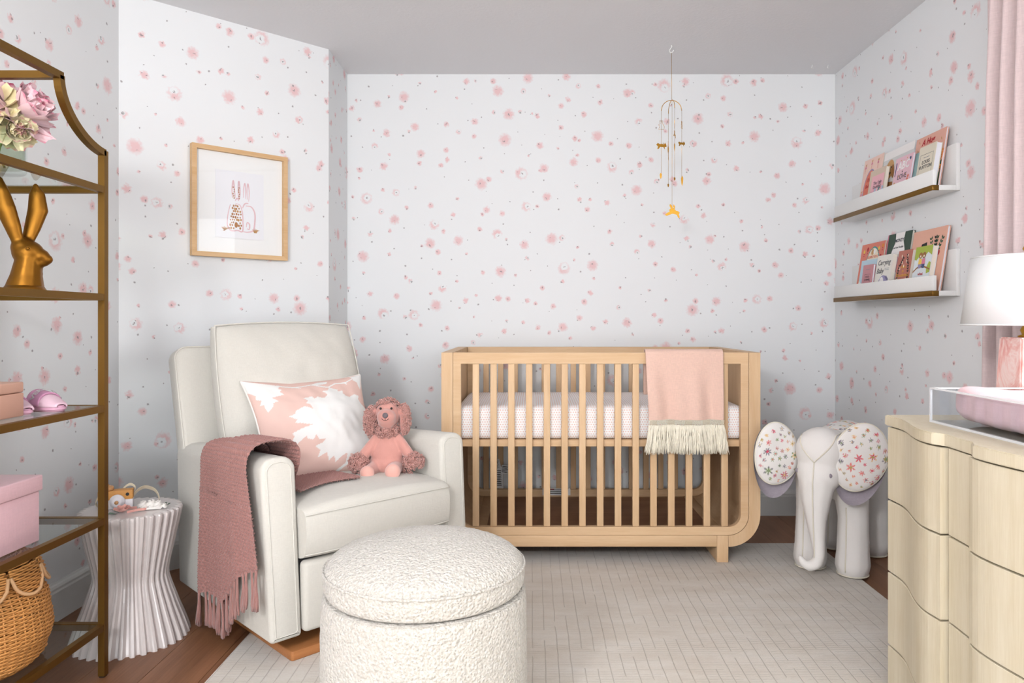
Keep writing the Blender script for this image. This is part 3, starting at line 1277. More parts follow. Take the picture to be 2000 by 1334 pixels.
v, f = grid(petal_fn(.026, .026, .010), 9, 9)
p0 = mk('petal', v, f, M_felt_pink, hb, True, (0, 0, .004), (0, 0, 0))
p0.data.materials[0] = M_felt_pink
for k in range(1, 6):
    cp(p0, hb, (0, 0, .004 + .0006 * k), (0, 0, 2 * PI * k / 6))
for k in range(5):
    cp(p0, hb, (0, 0, .009 + .0005 * k), (.25, 0, .5 + 2 * PI * k / 5), (.72, .72, .9))
v, f = lathe([(.0005, -.004), (.003, -.003), (.0042, 0), (.003, .003), (.0005, .0042)], 12, None, False)
mk('pearl', v, f, M_pearl, hb, True, (0, 0, .016))
for (a, l) in ((2.35, .85), (1.1, .8)):
    v, f = grid(petal_fn(.03 * l, .016, .003), 7, 8)
    mk('leaf', v, f, M_felt_grn, hb, True, (.016 * math.cos(a + PI / 2), .016 * math.sin(a + PI / 2), .002), (0, 0, a))
strap('band', [(.015, .0, .004), (.045, .012, .008), (.062, .03, .006), (.05, .05, .006), (.0, .055, .004), (-.02, .03, .004)], .008, .001, M_felt_pink, hb, (0, 0, 1))

# ivory rose headband behind it
hb2 = thing('rose_headband', 'ivory satin rosebud headband with green leaves on the ceramic table', 'headband', (ST.x + .078, ST.y - .012, TTZ), .25)


def rosebud(x, y, z, s):
    v, f = grid(lambda u, w: ((.004 + .013 * w ** .7 + .0025 * math.sin(u * 2 * PI * 2 + w * 9)) * s * math.cos(u * 2 * PI), (.004 + .013 * w ** .7) * s * math.sin(u * 2 * PI),
                              s * (.022 - .020 * w * w + .004 * math.sin(u * 2 * PI * 3 + w * 14))), 30, 14, True)
    mk('rosebud', v, f, M_satin, hb2, True, (x, y, z))


for (x, y, s) in ((-.028, 0, 1.0), (-.004, .006, 1.05), (.018, -.002, .95), (.038, -.004, .55)):
    rosebud(x, y, .003, s)
for k, (x, y, a) in enumerate(((.028, -.01, .4), (.04, -.012, -.4), (.032, .012, -1.0), (-.02, -.016, .9), (.046, 0, -.9))):
    v, f = grid(petal_fn(.014, .007, .002), 5, 6)
    mk('leaf', v, f, M_greenleaf, hb2, True, (x, y, .008), (.3, 0, a))
strap('band', [(.03, -.014, .004), (.005, -.022, .006), (-.025, -.018, .005), (-.04, -.005, .004)], .007, .001, M_satin, hb2, (0, .2, 1))

# ------------------------------------------------------------------ glider armchair (local x across, y to the back)
CP = Vector((-0.788, 2.193, RT))
CR = math.radians(45)
chair = thing('glider_armchair', 'cream upholstered glider armchair standing in the corner on an oak base', 'armchair', CP, CR)
CM = Matrix.Translation(CP) @ Matrix.Rotation(CR, 4, 'Z')
AW, CWD, AD = .102, .775, .77
AH = .640


def arm_fn(co):
    x, y, z = co
    if z > .3:
        z -= .035 * max(0, y) / AD
    if y > AD - .04 and z > .5:
        y -= .01
    return (x, y, z)


def lean(p):
    """arms rake back and splay outwards towards the top"""
    f = min(1, max(0, (p[2] - .08) / .56))
    k = max(0, 1 - p[0] / AW)
    return Vector((p[0] - .014 * f * min(1.2, k), p[1] + .047 * f * (1 - p[1] / AD), p[2]))


def arm(x0, name='arm'):
    p = rrect(0, AW, .082, AH, (.012, .012, .042, .042), 7)
    bm = prism(p, AD, .0)
    es = [e for e in bm.edges if abs(e.verts[0].co.y - e.verts[1].co.y) < 1e-6]
    bmesh.ops.bevel(bm, geom=es, offset=.014, segments=3, profile=.5, affect='EDGES')
    for v in bm.verts:
        v.co = lean(arm_fn(v.co))
        if x0 > 0:
            v.co.x = AW - v.co.x
    if x0 > 0:
        bmesh.ops.reverse_faces(bm, faces=bm.faces)
    o = from_bm(name, bm, M_linen, chair, True, (x0, 0, 0))
    # stitched seam round the front face
    P = [lean((x, -.0003, z)) for x, z in rrect(.016, AW - .016, .098, AH - .016, (.008, .008, .030, .030), 7)]
    tubeo('seam', [(AW - p.x if x0 > 0 else p.x, p.y, p.z) for p in P], .0018, M_pipe, o, 5, True)
    return o


arm(0)
arm(CWD - AW)
IX0, IX1 = AW + .003, CWD - AW - .003
iw = IX1 - IX0
# seat: crowned, with a rounded front edge
NSU, NSV = 40, 44


def seat_pt(u, v):
    # closed loop section in y-z swept along x
    sec = [(.0, .325), (-.014, .35), (-.018, .40), (-.014, .445), (.0, .466), (.035, .474), (.16, .479), (.30, .474), (.47, .462), (.60, .45), (.60, .30), (.3, .30), (.06, .312)]
    k = v * len(sec)
    i = int(k) % len(sec)
    a, b, c, d = [Vector((*sec[(i + j) % len(sec)], 0)) for j in (-1, 0, 1, 2)]
    t = k - int(k)
    p = 0.5 * ((2 * b) + (c - a) * t + (2 * a - 5 * b + 4 * c - d) * t * t + (3 * b - a - 3 * c + d) * t ** 3)
    e = 1 - abs(2 * u - 1) ** 3
    z = p.y + (.022 * e if p.y > .44 else 0) + .002 * noise.noise(Vector((u * 4, v * 9, 1)))
    y = p.x - (.012 * e if p.x < .02 else 0)
    return (IX0 + iw * u, y, z)


vs = [seat_pt(i / (NSU - 1), j / NSV) for j in range(NSV) for i in range(NSU)]
fs = []
for j in range(NSV):
    for i in range(NSU - 1):
        j2 = (j + 1) % NSV
        fs.append((j * NSU + i, j2 * NSU + i, j2 * NSU + i + 1, j * NSU + i + 1))
fs += [tuple(j * NSU for j in range(NSV)), tuple(j * NSU + NSU - 1 for j in range(NSV - 1, -1, -1))]
seat = mk('seat', vs, fs, M_linen, chair, True)
seat.data.set_sharp_from_angle(angle=math.radians(60))
for zz, yy in ((.458, -.016), (.333, -.012)):
    tubeo('seam', [(IX0 + iw * k / 30, yy - .012 * (1 - abs(2 * k / 30 - 1) ** 3), zz + (.004 * (1 - abs(k / 15 - 1) ** 3) if zz > .4 else 0)) for k in range(31)], .0022, M_pipe, seat, 5)
box('footrest_panel', IX0 + .002, IX1 - .002, -.004, .04, .088, .309, M_linen, chair, .016, 4)
box('under_frame', .02, CWD - .02, .05, AD - .05, .082, .10, M_black, chair)
# reclined back slab and its loose cushion
TH = math.radians(16.5)
bk = from_bm('back_frame', prism(rrect(0, CWD + .012, 0, .425, (.02, .02, .05, .05), 8), .075, .016), M_linen, chair, True, (-.006, .694, .560), (-TH, 0, 0))
pp_ = rrect(.004, CWD + .008, .004, .421, (.02, .02, .048, .048), 8)
tubeo('piping', [(x, .004, z) for x, z in pp_], .0035, M_pipe, bk, 6, True)
v, f = cushion(.605, .60, .11, .060, .09, 60, 60, .010, 3, 6)
bc = mk('back_cushion', v, f, M_linen, chair, True, (.389, .640, .765), (-TH, 0, 0))
tubeo('piping', [(x * .99, -.030, z * .99) for x, y, z in rim_pts(.605, .60, .09)], .0028, M_pipe, bc, 6, True)
# glider base
base = from_bm('wooden_base', prism(rrect(0, .62, 0, .64, .01), .030, .003), M_oakbase, chair, True, (.078, .015, .030), (PI / 2, 0, 0))
base.rotation_euler = (PI / 2, 0, 0)
base.location = (.078, .025, .0)
bmx = bmesh.new()
bmx.from_mesh(base.data)
for v in bmx.verts:
    v.co = Vector((v.co.x, v.co.y, -v.co.z))
bmesh.ops.recalc_face_normals(bmx, faces=bmx.faces)
for v in bmx.verts:
    x, y, z = v.co
    v.co = Vector((x, -z, y))
bmesh.ops.recalc_face_normals(bmx, faces=bmx.faces)
bmx.to_mesh(base.data)
bmx.free()
base.rotation_euler = (0, 0, 0)
box('swivel_column', .30, .47, .28, .45, .030, .083, M_black, chair)

# ------------------------------------------------------------------ printed pillow
PZ = [(960, 250), (1060, 290), (1060, 320), (1120, 305), (1115, 350), (1150, 385), (1200, 400), (1235, 375), (1270, 360), (1335, 380), (1320, 420), (1355, 480), (1420, 520), (1415, 570), (1455, 620), (1400, 700), (1480, 740), (1520, 800),
      (1430, 850), (1350, 880), (1400, 950), (1340, 1060), (1300, 1130), (1250, 1085), (1100, 1080), (1060, 1110), (1020, 1155), (995, 1090), (950, 1140), (920, 1055), (840, 1100), (850, 1030), (790, 985), (850, 960), (890, 915), (820, 920), (780, 870),
      (760, 915), (700, 890), (690, 860), (620, 925), (570, 885), (580, 840), (555, 800), (640, 770), (740, 745), (640, 715), (570, 695), (580, 660), (500, 615), (560, 600), (555, 565), (640, 520), (740, 565), (700, 500), (660, 480), (690, 450), (640, 405), (740, 385), (760, 420),
      (800, 395), (870, 415), (920, 370), (900, 340), (860, 310), (930, 305)]
CZ = [(85, 110), (300, 160), (420, 200), (410, 245), (440, 260), (420, 290), (460, 325), (390, 345), (340, 360), (400, 410), (350, 420), (355, 460), (315, 510), (290, 470), (270, 420), (240, 420), (250, 370), (200, 350), (200, 310), (130, 250)]
CZ2 = [(1400, 90), (1240, 110), (1290, 150), (1270, 160), (1340, 200), (1350, 240), (1380, 290), (1395, 250)]
CZ3 = [(740, 195), (860, 150), (960, 148), (940, 185), (860, 200), (800, 215)]
LINES = [((400, 195), (560, 220), 9), ((560, 220), (640, 215), 9), ((640, 215), (760, 195), 9), ((820, 215), (900, 240), 10), ((900, 240), (960, 250), 10), ((960, 240), (1040, 195), 9), ((1040, 195), (1180, 190), 9), ((1180, 190), (1270, 145), 8),
         ((1135, 1080), (1130, 1170), 14), ((1130, 1170), (1060, 1230), 12), ((1180, 1080), (1180, 1170), 13), ((1180, 1170), (1200, 1230), 13), ((1200, 1225), (1280, 1190), 8), ((560, 215), (640, 240), 6), ((1150, 190), (1190, 215), 6)]
QC = ((470, 1265), (1520, 1215), (85, 105), (1400, 85))       # zoom positions of the pillow corners BL, BR, TL, TR


def pillow_col(u, v):
    zx = (QC[0][0] * (1 - u) + QC[1][0] * u) * (1 - v) + (QC[2][0] * (1 - u) + QC[3][0] * u) * v
    zy = (QC[0][1] * (1 - u) + QC[1][1] * u) * (1 - v) + (QC[2][1] * (1 - u) + QC[3][1] * u) * v
    w = inpoly(zx, zy, PZ) or inpoly(zx, zy, CZ) or inpoly(zx, zy, CZ2) or inpoly(zx, zy, CZ3)
    if not w:
        for a, b, r in LINES:
            A, B, P = Vector(a), Vector(b), Vector((zx, zy))
            t = max(0, min(1, (P - A).dot(B - A) / (B - A).length_squared))
            if (P - A.lerp(B, t)).length < r:
                w = True
                break
    return lin('#ebe9e6') if w else lin('#e2c0b5')


PNU, PNV = 210, 190
pil = thing('printed_pillow', 'blush pillow with a white floral print leaning on the glider back', 'pillow', CM @ Vector((.395, .455, .655)), CR)
pil.rotation_euler = (math.radians(-32), 0, CR + math.radians(-3))
pil.rotation_mode = 'XYZ'
v, f = cushion(.47, .41, .055, .066, -.10, PNU, PNV, .010, 8, 6, .065)
M_pprint = M('floral_print_linen', '#ffffff', 0.9, attr='print', bump=(500, 0.2, 0.001))
pc_ = mk('cover', v, f, M_pprint, pil, True)


def pcol(i, co):
    if i >= PNU * PNV:
        return lin('#f1efec')
    a = math.sin(((i % PNU) / (PNU - 1) * 2 - 1) * PI / 2)
    b = math.sin(((i // PNU) / (PNV - 1) * 2 - 1) * PI / 2)
    return pillow_col((a + 1) / 2, (b + 1) / 2)


color_attr(pc_, pcol)
tubeo('piping', [p for p in rim_pts(.47, .41, -.10, .065, 120)], .0045, M_satin, pil, 6, True)

# ------------------------------------------------------------------ knitted throw over the left arm (built in chair space)
knit = thing('knitted_throw', 'dusty rose knitted throw with tassels draped over the glider arm', 'blanket', CP, CR)
path = [(.40, .510), (.30, .512), (.20, .510), (.135, .512), (.118, .550), (.114, .61), (.098, .652), (.050, .663), (.010, .655), (-.006, .62), (-.008, .56), (-.009, .45), (-.011, .34), (-.014, .24), (-.018, .12)]
PK = catmull([(a, 0, b) for a, b in path], 14)
acc = [0]
for i in range(1, len(PK)):
    acc.append(acc[-1] + (PK[i] - PK[i - 1]).length)
LK = acc[-1]


def on_path(s):
    s = max(0, min(LK, s))
    i = int(np.searchsorted(acc, s)) - 1
    i = max(0, min(len(PK) - 2, i))
    f = (s - acc[i]) / (acc[i + 1] - acc[i] + 1e-9)
    p = PK[i].lerp(PK[i + 1], f)
    t = (PK[min(i + 2, len(PK) - 1)] - PK[max(i - 1, 0)]).normalized()
    return p, Vector((-t.z, 0, t.x)) * -1      # outward normal


def hem(y):
    """lower end of the cloth as a path length, shorter at the front"""
    return LK - .03 - .17 * sst(.30, .03, y) + .02 * sst(.3, .5, y) + .008 * math.sin(y * 30)


Y0k, Y1k = .020, .455


def knit_base(y, s, front=True):
    p, n = on_path(s)
    hang = sst(.42, 1.0, s / LK)
    fold = .021 * min(1, max(0, (.262 - y) / .014)) ** .5 * sst(.30, .42, s / LK) if front else 0   # upper layer folded over the rear one
    wave = hang * (.010 * math.sin(y * 42 + s * 3) + .007 * math.sin(y * 90 + 1))
    off = .007 + fold + max(-.002, wave * .7)
    flare = (y - .24) * (.22 * hang) * (1 if y > .24 else 1.5)
    seat_narrow = (1 - sst(.10, .40, s / LK)) * (.30 - y) * .25
    yy = y + flare + .010 * noise.noise(Vector((s * 4, y * 3, 0))) + seat_narrow
    yy += .05 * (1 - sst(.1, .45, s / LK))
    q = Vector((p.x, yy, p.z - .035 * max(0, yy) / AD * (1 if p.z > .5 else .3))) + n * off
    if q.x < .14:
        q = lean(q)
    return q, n


NU, NV = 160, 540
VK, FK = [], []
cw, chh = .0150, .0105          # stitch size
for (ya, yb, fr_) in ((Y0k, .262, True), (.222, Y1k, False)):
    vs = []
    for j in range(NV):
        fv = j / (NV - 1)
        for i in range(NU):
            y = ya + (yb - ya) * i / (NU - 1)
            s = fv * (hem(y) if fr_ else max(hem(y), hem(.30)))
            q, n = knit_base(y, s, fr_)
            row = s / chh
            a = y / cw + .5 * (int(row) % 2)
            fa, fb = a % 1, row % 1
            h = math.sin(PI * fa) ** .8 * math.sin(PI * fb) ** .8
            hole = max(0, 1 - math.hypot((fa - .02 if fa < .5 else fa - 1.02) * 2.6, (fb - .5) * 2.2))
            ed = min(1, (y - ya) / .012, (yb - y) / .012)
            vs.append(q + n * ((.0058 * h - .0110 * hole) * (.15 + .85 * ed)))
    o_ = len(VK)
    VK += vs
    FK += [(o_ + j * NU + i, o_ + (j + 1) * NU + i, o_ + (j + 1) * NU + i + 1, o_ + j * NU + i + 1) for j in range(NV - 1) for i in range(NU - 1)]
vs, fs = VK, FK
kc = mk('knitted_cloth', vs, fs, M_knit, knit, True)

def tassel(p, n, L, name='tassel', seed=0):
    rnd = random.Random(seed)
    q = []
    bend = rnd.uniform(-.012, .012)
    for k in range(16):
        an, rr = rnd.uniform(0, 2 * PI), rnd.uniform(.2, 1)
        ph = rnd.uniform(0, 6)
        a = []
        for j in range(9):
            f = j / 8
            sp = .0030 + .0075 * sst(.15, 1, f)
            a.append(Vector((p.x + sp * rr * math.cos(an) * .6 - .002, p.y + sp * rr * math.sin(an) + bend * f + .003 * math.sin(f * 5 + seed), max(.004, p.z + .006 - L * f))) + Vector((math.sin(ph + f * 9), math.cos(ph + f * 8), 0)) * .0012 * f)
        q.append(tube(a, [.0026] * 7 + [.0028, .0016], 5))
    v, f = join(q)
    return mk(name, v, f, M_knit, knit, True)


for k in range(17):
    y = Y0k + .008 + (Y1k - Y0k - .016) * k / 16
    q, n = knit_base(y, hem(y), y < .255)
    tassel(q, n, .112 + .012 * random.random(), seed=k)
for k in range(3):
    y = .225 + .018 * k
    q, n = knit_base(y, hem(y))
    q = q + Vector((.016, 0, -.045))
    tassel(q, n, .07, seed=40 + k)

# ------------------------------------------------------------------ plush poodle
PO = Vector((-.549, 2.755, .492 + RT - .010))
poo = thing('plush_poodle', 'salmon pink plush poodle with curly ears sitting on the glider seat', 'stuffed toy', PO, math.radians(4))
S_ = [('e', (0, 0, .072), (.062, .052, .074)), ('e', (0, -.002, .045), (.068, .056, .047)), ('e', (0, .0, .125), (.040, .036, .035)),
      ('c', (0, 0, .145), .034, (0, 0, .19), .032), ('e', (0, .004, .228), (.047, .046, .05)), ('e', (0, -.036, .222), (.035, .036, .031)), ('e', (0, -.028, .205), (.033, .03, .028)),
      ('c', (-.038, -.006, .142), .019, (-.080, -.030, .085), .021), ('c', (-.080, -.030, .085), .021, (-.098, -.045, .050), .024),
      ('c', (.038, -.006, .142), .019, (.080, -.030, .085), .021), ('c', (.080, -.030, .085), .021, (.100, -.045, .050), .024),
      ('c', (-.04, -.02, .032), .028, (-.060, -.085, .028), .024), ('c', (.036, -.02, .032), .028, (.030, -.090, .032), .027)]
pb = remesh('body', S_, .0045, M_plush, poo, 5)
M_paw = M('pale_plush_paw', '#e3ab9e', 0.95, var=(20, 0.08), bump=(350, 0.3, 0.002), sheen=0.6)
for (x, y, z, r) in ((-.062, -.095, .026, .0262), (.031, -.102, .031, .0285)):
    v, f = lathe([(r * math.sin(a) + .0002, -r * .8 * math.cos(a)) for a in np.linspace(0, PI, 12)], 20, None, False)
    mk('paw_pad', v, f, M_paw, poo, True, (x, y, z), (PI / 2, 0, 0))
v, f = lathe([(.0105 * math.sin(a) + .0001, -.007 * math.cos(a)) for a in np.linspace(0, PI, 10)], 18, None, False)
mk('nose', v, f, M('grey_felt_nose', '#6b6064', .8), poo, True, (0, -.069, .232), (PI / 2 - .3, 0, 0))
for x in (-.020, .020):
    v, f = lathe([(.0045 * math.sin(a) + .0001, -.004 * math.cos(a)) for a in np.linspace(0, PI, 8)], 12, None, False)
    mk('eye', v, f, M_black, poo, True, (x, -.046, .255), (PI / 2, 0, 0))
bv = bvh_of(pb)


def proj(x, z, y0=-.2):
    h = bv.ray_cast(Vector((x, y0, z)), Vector((0, 1, 0)))
    return h[0] + Vector((0, -.0012, 0)) if h[0] else Vector((x, -.06, z))


M_thread = M('dark_thread', '#3a2b2c', .8)
tubeo('mouth', [proj(0, .224 - .002 * k) for k in range(6)], .0010, M_thread, poo, 5)
tubeo('mouth', [proj(.0026 * k, .2135 + .00028 * k * k) for k in range(-5, 6)], .0010, M_thread, poo, 5)


def curls(name, pts, r=.0052, seed=1):
    """short corkscrew locks standing on a surface: list of (point, normal)"""
    rnd = random.Random(seed)
    q = []
    for p, n in pts:
        n = Vector(n).normalized()
        a = n.orthogonal().normalized()
        a = Matrix.Rotation(rnd.uniform(0, 6.28), 3, n) @ a
        b = n.cross(a)
        rr, L, ph = r * rnd.uniform(.7, 1.15), r * rnd.uniform(1.2, 2.0), rnd.uniform(0, 6.28)
        ax = (a * rnd.uniform(-.6, .6) + n).normalized()
        q.append(tube([Vector(p) + ax * (L * k / 9) + (a * math.cos(ph + k * .95) + b * math.sin(ph + k * .95)) * rr * (1 - .03 * k) for k in range(10)], .0016, 4))
    v, f = join(q)
    return v, f


def ell_pts(c, r, n, cond=None, seed=0):
    rnd = random.Random(seed)
    out = []
    while len(out) < n:
        d = Vector((rnd.gauss(0, 1), rnd.gauss(0, 1), rnd.gauss(0, 1))).normalized()
        p = Vector(c) + Vector((d.x * r[0], d.y * r[1], d.z * r[2]))
        if cond and not cond(p, d):
            continue
        out.append((p, Vector((d.x / r[0], d.y / r[1], d.z / r[2]))))
    return out


cur = ell_pts((0, .006, .235), (.047, .046, .049), 330, lambda p, d: (p.z > .262 or p.y > .0 or abs(p.x) > .040 and p.z > .235) and not (abs(p.x) < .030 and p.y < -.02 and p.z < .268), 1)
cur += ell_pts((0, -.004, .166), (.043, .040, .026), 260, None, 2)
cur += ell_pts((-.100, -.046, .052), (.033, .032, .033), 190, None, 3)
cur += ell_pts((.103, -.046, .054), (.033, .032, .032), 190, lambda p, d: d.z > -.6, 4)
cur += ell_pts((.075, -.02, .025), (.022, .02, .02), 50, None, 7)
v, f = curls('c', cur)
stuff(mk('curly_fur', v, f, M_curl, poo, True))
for sx, c, r, sd in ((-1, (-.062, -.006, .205), (.022, .020, .052), 5), (1, (.062, -.004, .208), (.020, .022, .055), 6)):
    ear = remesh('ear', [('e', (c[0], c[1], c[2] - .01), (r[0] * .8, r[1] * .8, r[2] * .95)), ('e', (c[0] * .85, c[1] + .004, c[2] + .032), (.022, .018, .02))], .005, M_plush, poo, 3)
    v, f = curls('c', ell_pts(c, r, 260, (lambda p, d: True) if sx < 0 else (lambda p, d: not (d.x < -.2 and d.y < .3)), sd))
    stuff(mk('curly_ear_fur', v, f, M_curl, ear, True))

# ------------------------------------------------------------------ brass etagere (front faces the room, far end near the side table)
EX0, EX1, EY0, EY1 = -1.690, -1.288, 1.22, 2.208
eta = thing('etagere_shelf', 'tall antique brass etagere with glass shelves against the left wall', 'shelf unit', (0, 0, 0))
B = .020
ZS = [.151, .471, .810, 1.146, 1.470]
ZP = 1.582
for x in (EX0, EX1 - B):
    for y in (EY0, EY1 - B):
        box('post', x, x + B, y, y + B, .004, ZP + .006, M_brass, eta)
        box('foot', x + .002, x + B - .002, y + .002, y + B - .002, 0, .004, M_black, eta)
for z in ZS:
    for x in (EX0, EX1 - B):
        box('long_rail', x + .001, x + B - .001, EY0 + B, EY1 - B, z - .010, z + .010, M_brass, eta)
    for y in (EY0, EY1 - B):
        box('cross_rail', EX0 + B, EX1 - B, y + .001, y + B - .001, z - .010 - (.0 if z > .2 else .0), z + .010, M_brass, eta)
    gs = box('glass_shelf', EX0 + B + .001, EX1 - B - .001, EY0 + B + .001, EY1 - B - .001, z + .002, z + .009, M_glass, eta)
GT = .0095     # glass top above rail centre
ZT, YT = 1.747, .205
for x in (EX0, EX1 - B):
    for far in (1, 0):
        pts = []
        for k in range(19):
            a = PI / 2 * k / 18
            # concave scoop rising inwards from the post head
            yy = YT * (1 - math.cos(a)) ** .9
            zz = ZP + (ZT - ZP) * math.sin(a) ** .9
            yy, zz = YT * math.sin(a) ** 1.15, ZP + (ZT - ZP) * (1 - math.cos(a)) ** .95
            pts.append((yy, zz))
        vs, fs = [], []
        for k, (yy, zz) in enumerate(pts):
            t0 = pts[max(k - 1, 0)]
            t1 = pts[min(k + 1, 18)]
            d = Vector((t1[0] - t0[0], t1[1] - t0[1])).normalized()
            nx, nz = -d.y * B / 2, d.x * B / 2
            for s_, q in ((-1, 0), (1, 0), (1, 1), (-1, 1)):
                Y = yy + s_ * nx + B / 2
                Z = zz + s_ * nz
                vs.append((x + q * B, (EY1 - Y) if far else (EY0 + Y), Z))
        for k in range(18):
            for j in range(4):
                fs.append((k * 4 + j, k * 4 + (j + 1) % 4, k * 4 + 4 + (j + 1) % 4, k * 4 + 4 + j))
        fs += [(3, 2, 1, 0), tuple(len(vs) - 4 + j for j in range(4))]
        o = mk('scroll_arm', vs, fs, M_brass, eta)
        bmx = bmesh.new()
        bmx.from_mesh(o.data)
        bmesh.ops.recalc_face_normals(bmx, faces=bmx.faces)
        bmx.to_mesh(o.data)
        bmx.free()
    box('top_rail', x, x + B, EY0 + YT + .004, EY1 - YT - .004, ZT - B / 2, ZT + B / 2, M_brass, eta)
for y in (EY0 + YT + .003, EY1 - YT - B - .003):
    box('top_cross_rail', EX0 + B, EX1 - B, y, y + B, ZT - B / 2, ZT + B / 2, M_brass, eta)

# gold hare bust on the second glass shelf from the top
hz = ZS[3] + GT
hare = thing('hare_bust', 'antique gold hare head bust with tall ears on a glass shelf', 'figurine', (-1.432, 2.06, hz), math.radians(18))
S_ = [('c', (-.006, 0, .008), .049, (-.002, 0, .040), .041), ('c', (-.002, 0, .040), .041, (.004, 0, .092), .034), ('e', (.002, 0, .112), (.040, .034, .036)),
      ('e', (.030, 0, .103), (.026, .024, .022)), ('e', (.048, 0, .094), (.016, .016, .015)), ('e', (.030, 0, .085), (.026, .018, .014)), ('e', (-.010, 0, .125), (.030, .030, .030)),
      ('e', (.006, -.027, .120), (.010, .008, .008)), ('e', (.006, .027, .120), (.010, .008, .008))]
for sy, tx, tz in ((1, .014, .302), (-1, -.060, .312)):
    p = [Vector((-.004 if sy > 0 else -.018, sy * .012, .140)), Vector((.008 if sy > 0 else -.030, sy * .018, .185)), Vector(((.020 if sy > 0 else -.046), sy * .022, .235)), Vector((tx + .004, sy * .022, .280)), Vector((tx, sy * .02, tz))]
    rr = [.017, .024, .029, .023, .008]
    for k in range(4):
        for j in range(5):
            f_ = j / 5
            c = p[k].lerp(p[k + 1], f_)
            r = rr[k] + (rr[k + 1] - rr[k]) * f_
            S_.append(('e', c, (r * .92, r * .55, .017)))
hb_ = remesh('bust', S_, .0030, M_goldp, hare, 12)
me = hb_.data
for v in me.vertices:            # flat foot and the hollow of the ears
    if v.co.z < .0:
        v.co.z = 0
for sy in (-1, 1):
    v, f = lathe([(.0046 * math.sin(a) + .0001, -.0046 * math.cos(a)) for a in np.linspace(0, PI, 8)], 12, None, False)
    mk('eye', v, f, M_goldp, hare, True, (.012, sy * .0335, .121))
    tubeo('eyelid', [(.012 + .0062 * math.cos(a), sy * .034, .121 + .0052 * math.sin(a)) for a in np.linspace(0, 2 * PI, 20)[:-1]], .0013, M_goldp, hare, 5, True)
    tubeo('mouth', [(.058, sy * .004, .088), (.050, sy * .0155, .086), (.038, sy * .021, .089)], .0012, M_goldp, hare, 5)
v, f = lathe([(.054, 0), (.055, .003), (.051, .010), (.046, .018), (.03, .02)], 36)
mk('foot', v, f, M_goldp, hare, True, (-.006, 0, 0))

# glass vase with peonies on the top shelf
vz = ZS[4] + GT
VX, VY = -1.462, 1.985
vase = thing('glass_vase', 'clear glass cylinder vase of water holding peonies on the top shelf', 'vase', (VX, VY, vz))
v, f = lathe([(.001, .0), (.064, .0), (.068, .004), (.068, .125), (.0695, .127), (.066, .127), (.064, .123), (.064, .016), (.05, .013), (.001, .013)], 48, None, False)
mk('vase_wall', v, f, M_glass, vase, True)
v, f = lathe([(.001, .0145), (.062, .0145), (.0625, .07), (.001, .07)], 40, None, False)
mk('water', v, f, glass('vase_water', '#f4f5ec', .6), vase, True)
M_stem = M('pale_green_stem', '#7f9458', .6)
for k in range(5):
    a = k * 1.25
    tubeo('stem', [(.02 * math.cos(a + 2.5), .02 * math.sin(a + 2.5), .016), (.012 * math.cos(a), .012 * math.sin(a), .08), (.03 * math.cos(a), .03 * math.sin(a), .132)], .0028, M_stem, vase, 6)


def petal_mat(name, c_in, c_edge):
    m = bpy.data.materials.new(name)
    t = NT(m)
    tc = t.n('ShaderNodeTexCoord')
    sp = t.n('ShaderNodeSeparateXYZ')
    t.l(tc.outputs['Generated'], sp.inputs[0])
    f = t.math('ADD', sp.outputs[1], t.math('MULTIPLY', t.math('SUBTRACT', t.noise(t.coords('Object'), 60, 3), .5), .5))
    t.l(t.ramp(f, [(.25, c_in), (.85, c_in), (1.0, c_edge)]), t.b.inputs['Base Color'])
    t.b.inputs['Roughness'].default_value = .6
    sset(t.b, 'Subsurface Weight', .0)
    sset(t.b, 'Sheen Weight', .2)
    return m


def peony_petal(L, wd, cup, ruff, seed):
    def fn(u, v):
        x = (u - .5) * 2
        half = wd / 2 * (.35 + .65 * math.sin(min(1, v * 1.05) * PI * .55))
        edge = 1 - .10 * x * x + .05 * math.sin(x * 7 + seed)
        y = v * L * edge
        z = cup * (v ** 1.8) + .35 * half * x * x * 1.2 + ruff * v * v * math.sin(x * 9 + seed)
        return (x * half, y, z)
    return fn


def peony(label, loc, rad, tilt, c_in, c_edge, seed):
    e = thing('peony', label, 'flower', loc, 0, 'peonies in the glass vase')
    e.rotation_euler = tilt
    m = petal_mat('peony_petal_%d' % seed, c_in, c_edge)
    rnd = random.Random(seed)
    meshes = []
    for k, (L, w, c, r) in enumerate(((1.0, 1.0, .35, .03), (.85, .95, .50, .04), (.62, .75, .50, .05))):
        v, f = grid(peony_petal(rad * L, rad * w, rad * c, rad * r, seed + k), 11, 9)
        me = bpy.data.meshes.new('petal')
        me.from_pydata(v, [], f)
        me.materials.append(m)
        me.shade_smooth()
        meshes.append(me)
    for ringi, (n, up, mi, sc) in enumerate(((8, .15, 0, 1.0), (8, .55, 0, .95), (8, .9, 1, .95), (8, 1.15, 1, .8), (7, 1.3, 2, .85), (5, 1.45, 2, .6))):
        for k in range(n):
            o = bpy.data.objects.new('petal', meshes[mi])
            link(o, e, (0, 0, rad * .04 * ringi), (0, 0, 0))
            a = 2 * PI * (k + .5 * (ringi % 2)) / n + rnd.uniform(-.12, .12)
            o.rotation_euler = (up + rnd.uniform(-.1, .1), 0, a)
            o.scale = (sc * rnd.uniform(.9, 1.1), sc * rnd.uniform(.92, 1.08), sc)
            if ringi == 0:
                o.rotation_euler = (-.25 + rnd.uniform(-.15, .15), 0, a)
    return e


